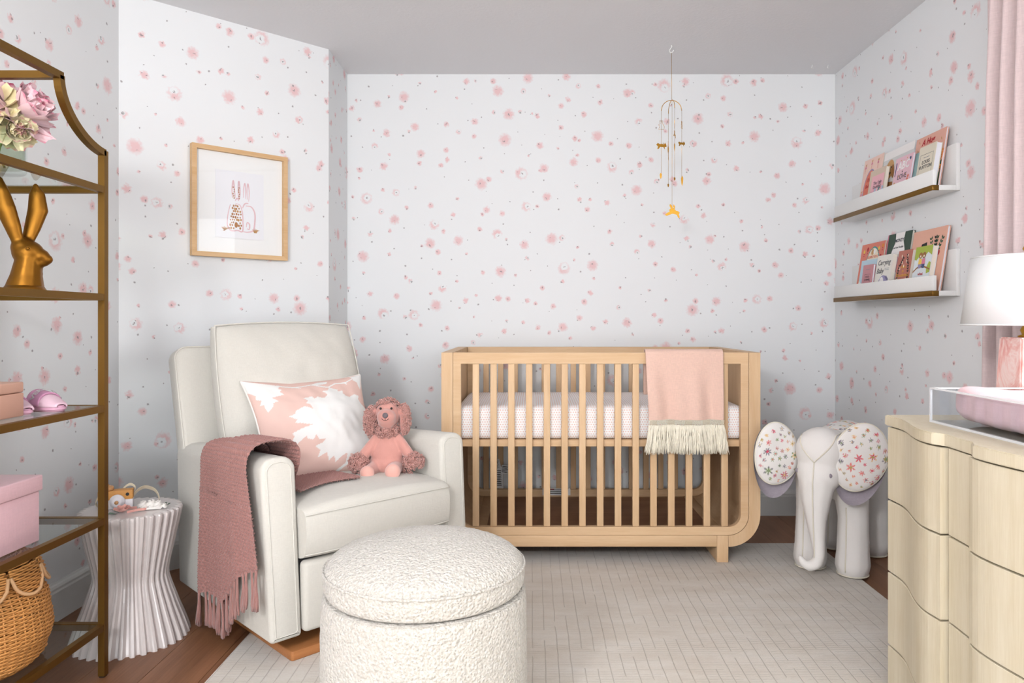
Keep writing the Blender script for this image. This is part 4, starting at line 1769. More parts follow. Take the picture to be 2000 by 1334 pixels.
peony('large pale pink peony leaning over the vase rim', (VX + .058, VY + .005, vz + .155), .082, (0.15, .95, 0), '#f3cfd4', '#e58aa2', 3)
peony('creamy yellow peony beside the pale pink peony', (VX + .000, VY - .040, vz + .160), .078, (.9, .25, 0), '#f2e3b0', '#f4ecc9', 5)
peony('pink peony at the back of the vase behind the yellow one', (VX - .025, VY + .04, vz + .180), .075, (-.35, -.3, 0), '#eeb8c0', '#d8587f', 9)
peony('small drooping cream peony below the pink one on the vase rim', (VX + .060, VY - .020, vz + .112), .050, (.6, 1.75, 0), '#efe6bd', '#d77a92', 11)

# peach boxes and pink slides on the middle shelf
mz = ZS[2] + GT


def lidded_box(name, label, cat, x0, x1, y0, y1, z, h, lid, m, ml, over=0.0, group=None):
    e = thing(name, label, cat, ((x0 + x1) / 2, (y0 + y1) / 2, z), 0, group)
    w, d = (x1 - x0) / 2, (y1 - y0) / 2
    box('box_body', -w, w, -d, d, 0, h - lid - .0012, m, e, .003)
    box('lid', -w - over, w + over, -d - over, d + over, h - lid, h, ml, e, .004)
    return e


lidded_box('keepsake_box', 'larger peach leather keepsake box on the middle glass shelf', 'box', -1.60, -1.365, 1.62, 1.952, mz, .092, .028, M_peach, M_peachlid)
lidded_box('keepsake_box', 'smaller peach leather box stacked on top of the larger one', 'box', -1.57, -1.42, 1.64, 1.864, mz + .0925, .060, .02, M_peach, M_peachlid)


def slide(label, x, y, rot):
    e = thing('baby_slide', label, 'sandal', (x, y, mz), rot, 'pair of pink slides')
    e.scale = (1.15, 1.15, 1.15)
    # foot bed: toe at +x
    out = []
    for k in range(40):
        a = 2 * PI * k / 40
        cx_, sy_ = math.cos(a), math.sin(a)
        out.append((.060 * cx_ + .0, (.0255 + .004 * cx_) * (abs(sy_) ** .8) * (1 if sy_ > 0 else -1)))
    bm = bmesh.new()
    f = bm.faces.new([bm.verts.new((a, b, 0)) for a, b in out])
    r = bmesh.ops.extrude_face_region(bm, geom=[f])
    for v in r['geom']:
        if isinstance(v, bmesh.types.BMVert):
            v.co.z += .014
    bmesh.ops.recalc_face_normals(bm, faces=bm.faces)
    bmesh.ops.bevel(bm, geom=[q for q in bm.edges if abs(q.verts[0].co.z - q.verts[1].co.z) < 1e-6], offset=.004, segments=3, affect='EDGES')
    from_bm('sole', bm, M_eva, e, True)
    # toe vamp and strap over the instep
    def arch(x0, x1, h0, h1, w, m, nm, lift=0):
        v, f = grid(lambda u, v: (x0 + (x1 - x0) * v, (w + lift) * (math.sqrt(max(.05, 1 - ((x0 + (x1 - x0) * v) / .064) ** 2)) if nm == 'toe_vamp' else 1) * math.cos(PI * u), .010 + (h0 + (h1 - h0) * v + lift) * math.sin(PI * u) ** .75), 25, 12)
        o = mk(nm, v, f, m, e, True)
        o.modifiers.new('thickness', 'SOLIDIFY').thickness = .0035
        return o
    arch(.058, .006, .006, .028, .0255, M_evap, 'toe_vamp')
    st = arch(-.034, .014, .038, .031, .0270, M_evad, 'strap', .003)
    # lettering bent over the strap
    c = text('VERSACE', .0185, M_white, e, (0, 0, 0), sx=1.0, offset=.0006)
    me = c.data
    for v in me.vertices:
        tx, ty = v.co.x, v.co.y
        u = .5 + tx / .092
        a = PI * (1 - u)
        X = -.006 + (-ty) * 1.0
        k = (X + .034) / .048
        hh = .038 + (.031 - .038) * k + .003 + .0042
        v.co = Vector((X, -(.030 + .0036) * math.cos(PI * u), .010 + hh * max(0, math.sin(PI * u)) ** .75 + .0005))
    return e


slide('pink baby slide with white lettering, the further one of the pair', -1.392, 2.082, math.radians(-24))
slide('pink baby slide half hidden behind the peach box', -1.432, 2.002, math.radians(-24))

# pink storage box
lz = ZS[1] + GT
lidded_box('storage_box', 'pink linen storage box with a lid on the fourth shelf', 'box', -1.62, -1.333, 1.60, 1.966, lz, .178, .042, M_boxpink, M_boxpink, .006)

# wicker basket
bz = ZS[0] + GT
bas = thing('wicker_basket', 'honey wicker basket with scalloped lid on the lowest shelf', 'basket', (-1.488, 1.905, bz))


def bas_r(z):
    pts = ((0, .150), (.03, .176), (.09, .192), (.16, .184), (.23, .160), (.29, .142))
    for (a, b), (c, d) in zip(pts, pts[1:]):
        if z <= c:
            t = (z - a) / (c - a)
            return b + (d - b) * (t * t * (3 - 2 * t))
    return pts[-1][1]


NSK = 46
q = []
nrow = 54
for k in range(nrow):
    z = .006 + .262 * k / nrow
    R_ = bas_r(z)
    q.append(tube([((R_ + .0030 * math.sin(a * NSK / 2 + k * PI) + .001 * math.sin(a * 5 + k)) * math.cos(a), (R_ + .0030 * math.sin(a * NSK / 2 + k * PI)) * math.sin(a), z + .0006 * math.sin(a * 7 + k * 1.7)) for a in np.linspace(0, 2 * PI, NSK * 4, endpoint=False)], .0028, 5, True))
v, f = join(q)
stuff(mk('woven_strands', v, f, M_wick, bas, True))
q = []
for k in range(NSK):
    a = 2 * PI * (k + .5) / NSK
    q.append(tube([(bas_r(z) * math.cos(a), bas_r(z) * math.sin(a), z) for z in np.linspace(.002, .268, 14)], .0026, 5))
v, f = join(q)
stuff(mk('stakes', v, f, M_wick, bas, True))
v, f = lathe([(.001, 0), (.150, 0), (.173, .03), (.170, .031), (.148, .004), (.001, .004)], 40, None, False)
mk('base', v, f, M_wick, bas, True)
lidp = mk('lid', *join([tube([((.150 - j * .0052 + .0022 * math.sin(a * 18 + j * PI)) * math.cos(a), (.150 - j * .0052 + .0022 * math.sin(a * 18 + j * PI)) * math.sin(a), .276 + j * .0008) for a in np.linspace(0, 2 * PI, 80, endpoint=False)], .0027, 5, True) for j in range(28)]), M_wick, bas, True)
q = []
NSC = 9
for k in range(12):
    z = .272 - k * .0056
    for j in range(NSC):
        a0 = 2 * PI * j / NSC
        dz = (k * .0056) / .066
        half = (PI / NSC) * .92 * math.sqrt(max(0, 1 - max(0, dz - .25) ** 2 / .58))
        if half < .06:
            continue
        R_ = bas_r(z) + .014 + .0
        q.append(tube([((R_ + .0022 * math.sin(a * 30 + k * PI)) * math.cos(a), (R_ + .0022 * math.sin(a * 30 + k * PI)) * math.sin(a), z) for a in np.linspace(a0 - half, a0 + half, 14)], .0026, 5))
v, f = join(q)
stuff(mk('scalloped_skirt', v, f, M_wick, lidp, True))
for j in range(NSC):
    a0 = 2 * PI * j / NSC
    pts = []
    for k in range(15):
        t = k / 14 * 2 - 1
        a = a0 + t * PI / NSC * .95
        z = .272 - .014 - .056 * math.sqrt(max(0, 1 - t * t))
        R_ = bas_r(z) + .017
        pts.append((R_ * math.cos(a), R_ * math.sin(a), z))
    tubeo('scallop_rim', pts, .0046, M_wick2, lidp, 7)

# ------------------------------------------------------------------ framed print on the angled wall
d_ = Vector((CV[0] - CA[0], CV[1] - CA[1], 0)).normalized()          # to the right along the wall
nin = Vector((d_.y, -d_.x, 0))
pa, pb_ = Vector((-1.509, 3.199, 0)), Vector((-1.192, 3.498, 0))
fr = thing('framed_print', 'framed rabbit watercolour in light oak hanging on the angled wall', 'picture', (0, 0, 0))
MW = Matrix((( d_.x, -nin.x, 0, pa.x + nin.x * .034), (d_.y, -nin.y, 0, pa.y + nin.y * .034), (0, 0, 1, 1.362), (0, 0, 0, 1)))
fr.matrix_world = MW
FWD, FHT = (pb_ - pa).length, .493
M_frame = wood('light_oak_frame', '#d3a877', '#e2bf94', 0, 16, .5, .03)
fwid, fdep = .020, .030
for nm, poly_ in (('frame_rail', [(0, 0), (FWD, 0), (FWD - fwid, fwid), (fwid, fwid)]), ('frame_rail', [(0, FHT), (fwid, FHT - fwid), (FWD - fwid, FHT - fwid), (FWD, FHT)]),
                  ('frame_stile', [(0, 0), (fwid, fwid), (fwid, FHT - fwid), (0, FHT)]), ('frame_stile', [(FWD, 0), (FWD, FHT), (FWD - fwid, FHT - fwid), (FWD - fwid, fwid)])):
    from_bm(nm, prism(poly_, fdep), M_frame, fr)
box('mat_board', fwid - .002, FWD - fwid + .002, .020, .024, fwid - .002, FHT - fwid + .002, M_mat, fr)
AX0, AX1, AZ0, AZ1 = .105, .325, .090, .395
art = box('art_paper', AX0, AX1, .0175, .0185, AZ0, AZ1, M_paperw, fr)
box('glazing', fwid - .001, FWD - fwid + .001, .006, .008, fwid - .001, FHT - fwid + .001, M_pglass, fr)
M_wcp = M('pink_watercolour', '#ecc9ce', .9, var=(80, .1))
M_wcb = M('brown_watercolour', '#b98459', .9, var=(200, .35))
M_wcy = M('ochre_watercolour', '#c99a68', .9, var=(200, .3))


def az(zx, zy):
    """place a mark by its position on the print (u across, v up)"""
    return (AX0 + (AX1 - AX0) * zx, .0172, AZ0 + (AZ1 - AZ0) * zy)


def stroke(pts, w, m, nm='painted_line'):
    P = catmull([(a, 0, b) for a, b in pts], 6)
    vs, fs = [], []
    for i, p in enumerate(P):
        t = P[min(i + 1, len(P) - 1)] - P[max(i - 1, 0)]
        t = Vector((t.x * (AX1 - AX0), 0, t.z * (AZ1 - AZ0))).normalized()
        c = Vector(az(p.x, p.z))
        k = math.sin(PI * min(1, max(0.08, i / (len(P) - 1)))) ** .4
        for s in (-1, 1):
            vs.append(c + Vector((-t.z, 0, t.x)) * s * w / 2 * k)
    for i in range(len(P) - 1):
        fs.append((2 * i, 2 * i + 1, 2 * i + 3, 2 * i + 2))
    return mk(nm, vs, fs, m, art)


# left rabbit: ears, body; right rabbit: outlines
for pts, w in (([(.345, .60), (.335, .72), (.36, .86), (.385, .72), (.40, .60)], .006), ([(.47, .60), (.46, .74), (.475, .86), (.50, .72), (.49, .58)], .006),
               ([(.30, .50), (.25, .34), (.24, .18), (.32, .11), (.45, .12), (.55, .11), (.56, .26), (.545, .40), (.50, .50), (.40, .52)], .006),
               ([(.57, .62), (.575, .75), (.60, .84), (.62, .72), (.615, .60)], .005), ([(.65, .60), (.645, .74), (.665, .84), (.69, .72), (.68, .56)], .005),
               ([(.55, .46), (.60, .53), (.68, .54)], .006), ([(.62, .50), (.74, .49), (.81, .40), (.81, .26), (.78, .14), (.66, .105), (.54, .11)], .007),
               ([(.63, .18), (.65, .25), (.70, .22), (.69, .15), (.64, .16)], .006), ([(.40, .56), (.44, .60), (.48, .56)], .006)):
    stroke(pts, w, M_wcp)
rnd = random.Random(4)
q, q2 = [], []
for r in range(9):
    for c in range(7):
        u = .275 + .045 * c + (.02 if r % 2 else 0) + rnd.uniform(-.006, .006)
        w_ = .15 + .042 * r + rnd.uniform(-.005, .005)
        if u > .54 - .02 * max(0, r - 5) or u < .26 + .012 * r:
            continue
        if r < 3 and .37 < u < .47:
            continue
        c0 = Vector(az(u, w_))
        k = rnd.uniform(.7, 1.15)
        (q if rnd.random() < .6 else q2).append(([c0 + Vector((.0042 * k * math.cos(a), 0, .0056 * k * math.sin(a))) for a in np.linspace(0, 2 * PI, 9)[:-1]], [tuple(range(8))]))
for ex in (.37, .48):
    for r in range(6):
        c0 = Vector(az(ex + rnd.uniform(-.015, .015), .60 + .032 * r))
        q.append(([c0 + Vector((.0028 * math.cos(a), 0, .0042 * math.sin(a))) for a in np.linspace(0, 2 * PI, 9)[:-1]], [tuple(range(8))]))
c0 = Vector(az(.42, .20))
q.append(([c0 + Vector((.008 * math.cos(a), 0, .013 * math.sin(a))) for a in np.linspace(0, 2 * PI, 13)[:-1]], [tuple(range(12))]))
stuff(mk('brown_dabs', *join(q), M_wcb, art))
stuff(mk('ochre_dabs', *join(q2), M_wcy, art))
for (u, s) in ((.20, -1), (.80, 1)):
    for k in range(6):
        stroke([(u + .01 * k * s, .10), (u + (.015 * k - .03) + .015 * s, .13), (u + (.03 * k - .06) + .02 * s, .17 - .008 * abs(k - 2))], .0035, M_wcy, 'grass_blade')

# ------------------------------------------------------------------ picture ledges on the right wall
LY0, LY1 = 2.846, 3.775
LXF = 1.566


def ledge(zb, label):
    e = thing('picture_ledge', label, 'shelf', (XR, LY0, zb), 0, 'white picture ledges')
    L = LY1 - LY0
    box('back_board', -.0155, -.0005, 0, L, 0, .185, M_white, e, .001)
    box('shelf_board', LXF - XR + .0005, -.016, 0, L, 0, .020, M_white, e, .001)
    box('front_lip', LXF - XR + .0008, LXF - XR + .016, 0, L, .0205, .080, M_white, e, .001)
    t = box('brass_trim', LXF - XR - .0035, LXF - XR, -.0015, L, -.0015, .0195, M_brass, e, .0005, 1)
    t['label'] = 'antique brass edge strip'
    box('brass_corner', LXF - XR - .0035, LXF - XR + .024, -.0025, 0, -.0015, .0195, M_brass, e, .0005, 1)
    return zb + .020


ZU = ledge(1.587, 'white ledge with brass edge holding books, the upper of two')
ZL = ledge(1.173, 'white ledge with brass edge holding books, the lower of two')

# ------------------------------------------------------------------ books
INK = {k: M('ink_' + k, c, .7) for k, c in dict(red='#b3202a', dark='#2f3540', white='#f6f2f0', gold='#d9a53c', teal='#4f9a97', green='#2c5139', coral='#e07b64', grey='#8a8d96', lime='#a9b84a', brown='#9a6a3c', lilac='#9a93b8', rose='#d9849b', cream='#efe3cd', black='#1b1f22', orange='#e08a3a', navy='#3d4a72', sky='#a9cbe0', yellow='#f0c75a', pinkp='#f0b7c0', tan='#c79a66').items()}


def book(label, Yl, w, h, z, xb, tilt, th, cover, page=None, group='books on the ledge', name='picture_book', hard=.0018):
    e = bpy.data.objects.new(name, None)
    link(e)
    c, s = math.cos(tilt), math.sin(tilt)
    e.matrix_world = Matrix(((0, s, -c, xb), (-1, 0, 0, Yl), (0, c, s, z + .0005), (0, 0, 0, 1)))
    tag(e, label, 'book', group)
    page = page or M_page
    cm = M('cover_' + label[:18].replace(' ', '_'), cover, .55)
    box('front_cover', 0, w, 0, h, -hard, 0, cm, e)
    box('back_cover', 0, w, 0, h, -th, -th + hard, cm, e)
    box('spine', 0, hard, 0, h, -th + hard, -hard, cm, e)
    box('pages', hard, w - .003, .003, h - .003, -th + hard, -hard, page, e)
    return e




def patch(e, pts, m, nm='printed_shape', z=.0004):
    return mk(nm, [(x, y, z) for x, y in pts], [tuple(range(len(pts)))], m, e)


def disc(e, x, y, rx, ry, m, nm='printed_shape', z=.0004, n=14, a0=0.0):
    ca, sa = math.cos(a0), math.sin(a0)
    return patch(e, [(x + rx * math.cos(a) * ca - ry * math.sin(a) * sa, y + rx * math.cos(a) * sa + ry * math.sin(a) * ca) for a in np.linspace(0, 2 * PI, n, endpoint=False)], m, nm, z)


def frame2(e, x0, x1, y0, y1, w, m, z=.0004):
    v, f = [], []
    o = [(x0, y0), (x1, y0), (x1, y1), (x0, y1)]
    i = [(x0 + w, y0 + w), (x1 - w, y0 + w), (x1 - w, y1 - w), (x0 + w, y1 - w)]
    v = [(a, b, z) for a, b in o + i]
    f = [(k, (k + 1) % 4, 4 + (k + 1) % 4, 4 + k) for k in range(4)]
    return mk('printed_border', v, f, m, e)


def leafsprig(e, x, y, ang, L, m, z=.0005, n=5):
    q = []
    for k in range(n):
        t = (k + 1) / n
        for s in (-1, 1):
            a = ang + s * .6
            c = Vector((x + math.cos(ang) * L * t, y + math.sin(ang) * L * t, z))
            d = Vector((math.cos(a), math.sin(a), 0)) * L * .28
            nn_ = Vector((-d.y, d.x, 0)) * .28
            q.append(([c, c + d * .5 + nn_, c + d, c + d * .5 - nn_], [(0, 1, 2, 3)]))
    return mk('printed_sprig', *join(q), m, e)


try:
    T9 = math.radians(9)
    GU, GL = 'books on the upper ledge', 'books on the lower ledge'
    # --- upper, back row
    b = book('pale peach ballet book at the far end of the upper ledge', 3.612, .196, .262, ZU, 1.612, T9, .014, '#f0cdbf', group=GU)
    frm = disc(b, .090, .100, .062, .105, INK['lilac'], 'oval_border', .0004, 28)
    disc(b, .090, .100, .056, .098, INK['coral'], 'oval_panel', .0007, 28)
    text('This I', .026, INK['red'], b, (.085, .152, .0011), shear=.3)
    text('Believe', .026, INK['red'], b, (.085, .122, .0011), shear=.3)
    for (x, y) in ((.022, .222), (.085, .232), (.150, .226), (.016, .09)):
        disc(b, x, y + .014, .004, .005, INK['tan'], 'printed_dancer')
        patch(b, [(x - .003, y + .009), (x + .003, y + .009), (x + .010, y - .004), (x - .010, y - .004)], INK['rose'], 'printed_dancer')
        patch(b, [(x - .0015, y - .004), (x + .0015, y - .004), (x + .001, y - .028), (x - .001, y - .028)], INK['coral'], 'printed_dancer')
        patch(b, [(x + .002, y + .006), (x + .012, y + .018), (x + .011, y + .020), (x, y + .009)], INK['orange'], 'printed_dancer')
    b = book('grey book with a golden puppy peeking out, upper ledge', 3.408, .270, .252, ZU, 1.615, T9, .016, '#d9d8d6', M_pagew, GU)
    patch(b, [(.0, .215), (.27, .215), (.27, .252), (0, .252)], INK['white'], 'white_band')
    disc(b, .07, .165, .038, .045, INK['tan'], 'puppy_head', .0006, 20)
    disc(b, .036, .15, .016, .036, INK['brown'], 'puppy_ear', .0009, 14, -.3)
    disc(b, .103, .15, .013, .034, INK['brown'], 'puppy_ear', .0009, 14, .25)
    disc(b, .064, .172, .004, .005, INK['black'], 'puppy_eye', .0011, 8)
    disc(b, .086, .172, .004, .005, INK['black'], 'puppy_eye', .0011, 8)
    disc(b, .075, .145, .010, .007, INK['black'], 'puppy_nose', .0012, 10)
    patch(b, [(.0, .0), (.12, .0), (.115, .10), (.03, .11)], INK['brown'], 'puppy_body', .0005)
    b = book('tall salmon book titled A Hug at the near end of the upper ledge', 3.124, .226, .246, ZU, 1.614, T9, .010, '#e2ab98', M_pagew, GU)
    text('A Hug', .036, INK['red'], b, (.098, .218, .0006), shear=.25, offset=.0012)
    patch(b, [(.04, 0), (.226, 0), (.226, .11), (.19, .15), (.13, .13), (.08, .10)], INK['green'], 'dark_foliage')
    for (x, y, a) in ((.20, .04, 1.2), (.17, .07, 1.7), (.21, .10, 1.3), (.19, .02, 2.0)):
        leafsprig(b, x, y, a, .05, INK['lime'] if x < .2 else INK['orange'], .0008)
    for (x, y) in ((.205, .05), (.195, .085), (.215, .07)):
        disc(b, x, y, .006, .008, INK['rose'], 'printed_bloom', .0011, 10)
    for (x, y) in ((.025, .19), (.20, .205), (.03, .225)):
        disc(b, x, y, .003, .008, INK['tan'], 'printed_bird', .0006, 8, .6)
    # --- upper, front row
    b = book('small pink storybook titled The Ugly Duckling on the upper ledge', 3.470, .152, .180, ZU, 1.5875, T9, .018, '#d8c3ae', group=GU, name='storybook')
    patch(b, [(.026, .012), (.146, .012), (.146, .150), (.026, .150)], INK['pinkp'], 'pink_panel')
    text('The Ugly\nDuckling', .022, INK['dark'], b, (.088, .103, .0008), line=.85)
    for k in range(9):
        leafsprig(b, .034 + .013 * k, .018, 1.57 + .3 * math.sin(k * 2), .035 + .012 * (k % 3), INK['teal' if k % 2 else 'sky'], .0008)
    disc(b, .075, .035, .012, .007, INK['navy'], 'printed_bird', .0010)
    disc(b, .045, .03, .009, .006, INK['yellow'], 'printed_bird', .0010)
    b = book('slim teal book tucked behind the ABC book, upper ledge', 3.222, .170, .178, ZU, 1.600, T9, .008, '#8fb0b0', M_pagew, GU, 'storybook')
    b = book('pink book titled ABC of LOVE on the upper ledge', 3.228, .146, .186, ZU, 1.587, T9, .0095, '#e9bfc9', M_pagew, GU, 'storybook')
    text('ABC', .050, INK['white'], b, (.076, .144, .0006), shear=.1, offset=.0012)
    text('of', .012, INK['dark'], b, (.074, .117, .0006))
    text('LOVE', .032, INK['dark'], b, (.074, .096, .0006), shear=.05)
    disc(b, .124, .062, .010, .020, INK['coral'], 'printed_fox')
    disc(b, .128, .088, .008, .007, INK['coral'], 'printed_fox')
    patch(b, [(.008, .105), (.014, .105), (.017, .165), (.010, .165)], INK['navy'], 'printed_giraffe')
    for (x, y) in ((.05, .17), (.075, .165), (.10, .172), (.03, .05), (.06, .045), (.09, .05), (.045, .10), (.105, .10)):
        disc(b, x, y, .003, .003, INK['gold'], 'printed_star', .0006, 6)
    disc(b, .128, .165, .007, .008, INK['navy'], 'printed_balloon')
    disc(b, .015, .06, .008, .02, INK['tan'], 'printed_bear')
    b = book('cream fashion book with black lettering LOUIS VUITTON, upper ledge', 3.030, .126, .188, ZU, 1.587, T9, .024, '#e3dac6', M_pagew, GU, 'fashion_book')
    frame2(b, .014, .112, .034, .152, .0012, INK['dark'])
    text('LOUIS\nVUITTON', .022, INK['dark'], b, (.063, .108, .0006), line=.95)
    patch(b, [(.063 - .022, .137), (.063 + .022, .137), (.063 + .022, .137 + .0022), (.063 - .022, .137 + .0022)], INK['grey'], 'printed_small_line')
    patch(b, [(.035, .066), (.09, .066), (.09, .067), (.035, .067)], INK['dark'], 'printed_rule')
    # --- lower, back row
    b = book('coral book with a cream oval titled BUNNY BOO on the lower ledge', 3.640, .236, .262, ZL, 1.612, T9, .010, '#dd7f6b', group=GL)
    disc(b, .135, .122, .078, .122, INK['teal'], 'oval_border', .0004, 28)
    disc(b, .135, .120, .073, .116, INK['cream'], 'oval_panel', .0007, 28)
    text('BUNNY BOO', .019, INK['coral'], b, (.135, .192, .0011), offset=.0004)
    disc(b, .125, .216, .014, .014, INK['tan'], 'printed_bunny', .0010)
    disc(b, .145, .218, .011, .013, INK['white'], 'printed_bunny', .0012)
    disc(b, .120, .232, .004, .010, INK['tan'], 'printed_bunny', .0012, 10, .2)
    for (x, y, m) in ((.035, .225, 'yellow'), (.185, .230, 'yellow'), (.03, .15, 'red'), (.21, .19, 'red'), (.025, .08, 'orange'), (.07, .235, 'red'), (.215, .12, 'yellow'), (.22, .24, 'orange')):
        disc(b, x, y, .010, .010, INK[m], 'printed_bloom', .0006, 8)
        leafsprig(b, x, y - .035, 1.57, .03, INK['red'], .0005, 3)
    b = book('dark green and white book titled MONTY and the Poodles, lower ledge', 3.382, .214, .282, ZL, 1.613, T9, .013, '#24402f', group=GL)
    patch(b, [(.072, .282), (.155, .282), (.150, .240), (.170, .20), (.160, .14), (.175, .0), (.03, .0), (.045, .13), (.055, .20), (.078, .24)], INK['white'], 'white_poodle')
    patch(b, [(0, 0), (.008, 0), (.008, .282), (0, .282)], INK['rose'], 'pink_spine_edge', .0006)
    text('MONTY', .022, INK['dark'], b, (.112, .246, .0010), offset=.0005)
    text('and the Poodles', .0135, INK['dark'], b, (.112, .215, .0010), shear=.15)
    patch(b, [(.075, .10), (.145, .10), (.138, .15), (.082, .15)], INK['pinkp'], 'printed_bag', .0010)
    v, f = tube([(.092 + .018 * (1 - math.cos(a)), .150 + .024 * math.sin(a), .001) for a in np.linspace(0, PI, 12)], .0016, 4)
    mk('printed_bag_handle', v, f, INK['rose'], b)
    disc(b, .062, .13, .012, .020, INK['orange'], 'printed_ear', .0010)
    disc(b, .160, .145, .011, .020, INK['orange'], 'printed_ear', .0010)
    b = book('large peach book with tropical foliage at the near end, lower ledge', 3.147, .256, .266, ZL, 1.612, T9, .012, '#e6af98', M_pagew, GL)
    disc(b, .085, .185, .016, .022, INK['coral'], 'printed_parrot')
    patch(b, [(.078, .205), (.118, .212), (.124, .165), (.108, .160), (.100, .195), (.080, .195)], INK['black'], 'printed_parrot', .0006)
    for (x, y, a, m) in ((.18, .155, 1.4, 'green'), (.19, .155, 1.7, 'black'), (.17, .155, 1.9, 'green'), (.20, .155, 1.1, 'green'), (.125, .165, .4, 'green')):
        leafsprig(b, x, y, a, .065 if x > .15 else .035, INK[m], .0006, 4)
    disc(b, .155, .160, .013, .013, INK['red'], 'printed_bloom', .0009)
    disc(b, .212, .160, .013, .013, INK['red'], 'printed_bloom', .0009)
    # --- lower, front row
    b = book('pale blue book behind the mauve one at the far end, lower ledge', 3.583, .164, .178, ZL, 1.596, T9, .008, '#bcd5e2', M_pagew, GL, 'storybook')
    for yy in (.135, .108):
        v, f = tube([(.045 + .0075 * k, yy + .005 * math.sin(k * 2.1), .0006) for k in range(12)], .0012, 4)
        mk('painted_title_line', [(p[0], p[1], .0008) for p in v], f, INK['rose'], b)
    patch(b, [(0, 0), (.164, 0), (.164, .05), (.10, .07), (.05, .05), (0, .08)], INK['white'], 'printed_clouds')
    for k in range(4):
        disc(b, .02 + .012 * k, .035 + .01 * (k % 2), .005, .007, INK['coral'], 'printed_bloom', .0008, 8)
    b = book('small mauve fashion book with boxed lettering COCO CHANEL, lower ledge', 3.517, .104, .150, ZL, 1.5835, math.radians(7), .0115, '#c68a90', M_pagew, GL, 'fashion_book')
    frame2(b, .024, .084, .050, .104, .0012, INK['dark'])
    text('COCO\nCHANEL', .0140, INK['dark'], b, (.054, .084, .0006), line=.95)
    patch(b, [(.055 - .022, .126), (.055 + .022, .126), (.055 + .022, .126 + .0022), (.055 - .022, .126 + .0022)], INK['grey'], 'printed_small_line')
    b = book('white book titled Carrying a Baby with a blue elephant, lower ledge', 3.402, .146, .186, ZL, 1.588, T9, .020, '#e9e5dd', group=GL, name='storybook')
    text('Carrying', .034, INK['dark'], b, (.072, .150, .0006), shear=.2)
    text('Baby', .034, INK['dark'], b, (.045, .112, .0006), shear=.2)
    for yy in (.121, .114):
        patch(b, [(.085, yy), (.125, yy), (.125, yy + .002), (.085, yy + .002)], INK['grey'], 'printed_small_line')
    disc(b, .082, .055, .040, .036, INK['lilac'], 'printed_elephant')
    disc(b, .070, .058, .020, .026, INK['white'], 'printed_elephant', .0007)
    v, f = tube([(.105, .085, .0012), (.125, .07, .0012), (.13, .035, .0012)], .006, 5)
    mk('printed_trunk', [(p[0], p[1], .0008) for p in v], f, INK['lilac'], b)
    patch(b, [(.03, 0), (.12, 0), (.10, .04), (.045, .04)], INK['sky'], 'printed_cloth', .0009)
    b = book('rust storybook titled Alice in Wonderland with vine border, lower ledge', 3.206, .116, .190, ZL, 1.588, T9, .024, '#b9705f', group=GL, name='storybook')
    text('Alice\nin\nWonderland', .0205, INK['gold'], b, (.058, .098, .0006), line=.9, shear=.1)
    for (x, y, a) in ((.012, .03, 1.5), (.014, .075, 1.4), (.022, .115, 1.0), (.104, .03, 1.6), (.102, .08, 1.7), (.092, .12, 1.8)):
        leafsprig(b, x, y, a, .045, INK['black'], .0007, 4)
    for (x, y) in ((.035, .165), (.085, .165), (.045, .135), (.078, .140), (.03, .11), (.06, .12), (.018, .062), (.032, .05), (.09, .06)):
        patch(b, [(x - .003, y - .006), (x + .003, y - .006), (x + .003, y + .006), (x - .003, y + .006)], INK['cream'], 'printed_card', .0009)
    b = book('illustrated book titled what sisters do with bears in a tree, lower ledge', 3.062, .130, .192, ZL, 1.588, T9, .022, '#dfe6ea', group=GL, name='storybook')
    patch(b, [(0, .192), (.130, .192), (.130, .150), (.10, .165), (.07, .145), (.04, .155), (.015, .135), (0, .14)], INK['lime'], 'printed_leaves')
    patch(b, [(.130, .12), (.130, .08), (.105, .075), (.10, .10), (.115, .125)], INK['lime'], 'printed_leaves')
    patch(b, [(.0, 0.082), (.03, 0.100), (.075, 0.104), (.130, 0.088), (.130, 0.094), (.075, 0.111), (.03, 0.107), (0, 0.090)], INK['brown'], 'printed_branch', .0006)
    for x in (.046, .072):
        disc(b, x, .154, .014, .013, INK['brown'], 'printed_bear', .0008)
        disc(b, x, .150, .006, .005, INK['cream'], 'printed_bear', .0011, 8)
    patch(b, [(.036, 0.140), (.058, 0.140), (.060, 0.117), (.034, 0.117)], INK['yellow'], 'printed_shirt', .0010)
    patch(b, [(.062, 0.140), (.084, 0.140), (.086, 0.117), (.060, 0.117)], INK['rose'], 'printed_shirt', .0010)
    patch(b, [(.034, 0.117), (.060, 0.117), (.056, 0.100), (.038, 0.100)], INK['lilac'], 'printed_trousers', .0010)
    patch(b, [(.060, 0.117), (.086, 0.117), (.084, 0.100), (.066, 0.100)], INK['navy'], 'printed_trousers', .0010)
    text('what', .020, INK['red'], b, (.062, .076, .0008))
    text('sisters', .028, INK['red'], b, (.060, .055, .0008))
finally:
    pass

# ------------------------------------------------------------------ curtain
cur_ = thing('linen_curtain', 'blush linen curtain panel hanging beside the window on the right wall', 'curtain', (0, 0, 0))
cy_a, cy_b = 2.552, 1.88


def cpt(u, v):
    y = cy_a + (cy_b - cy_a) * u
    z = 2.36 - 2.34 * v
    k = .6 + .4 * sst(0, .25, v)
    x = 1.597 + .030 * k * math.sin(u * 2 * PI * 9.2 + .4 * math.sin(v * 3)) + .010 * math.sin(u * 2 * PI * 20 + v * 2) * v
    # gathered slightly towards the foot
    y += .012 * v * math.sin(u * 9 + 1) + .020 * v * (1 - u)
    return (x, y, z)


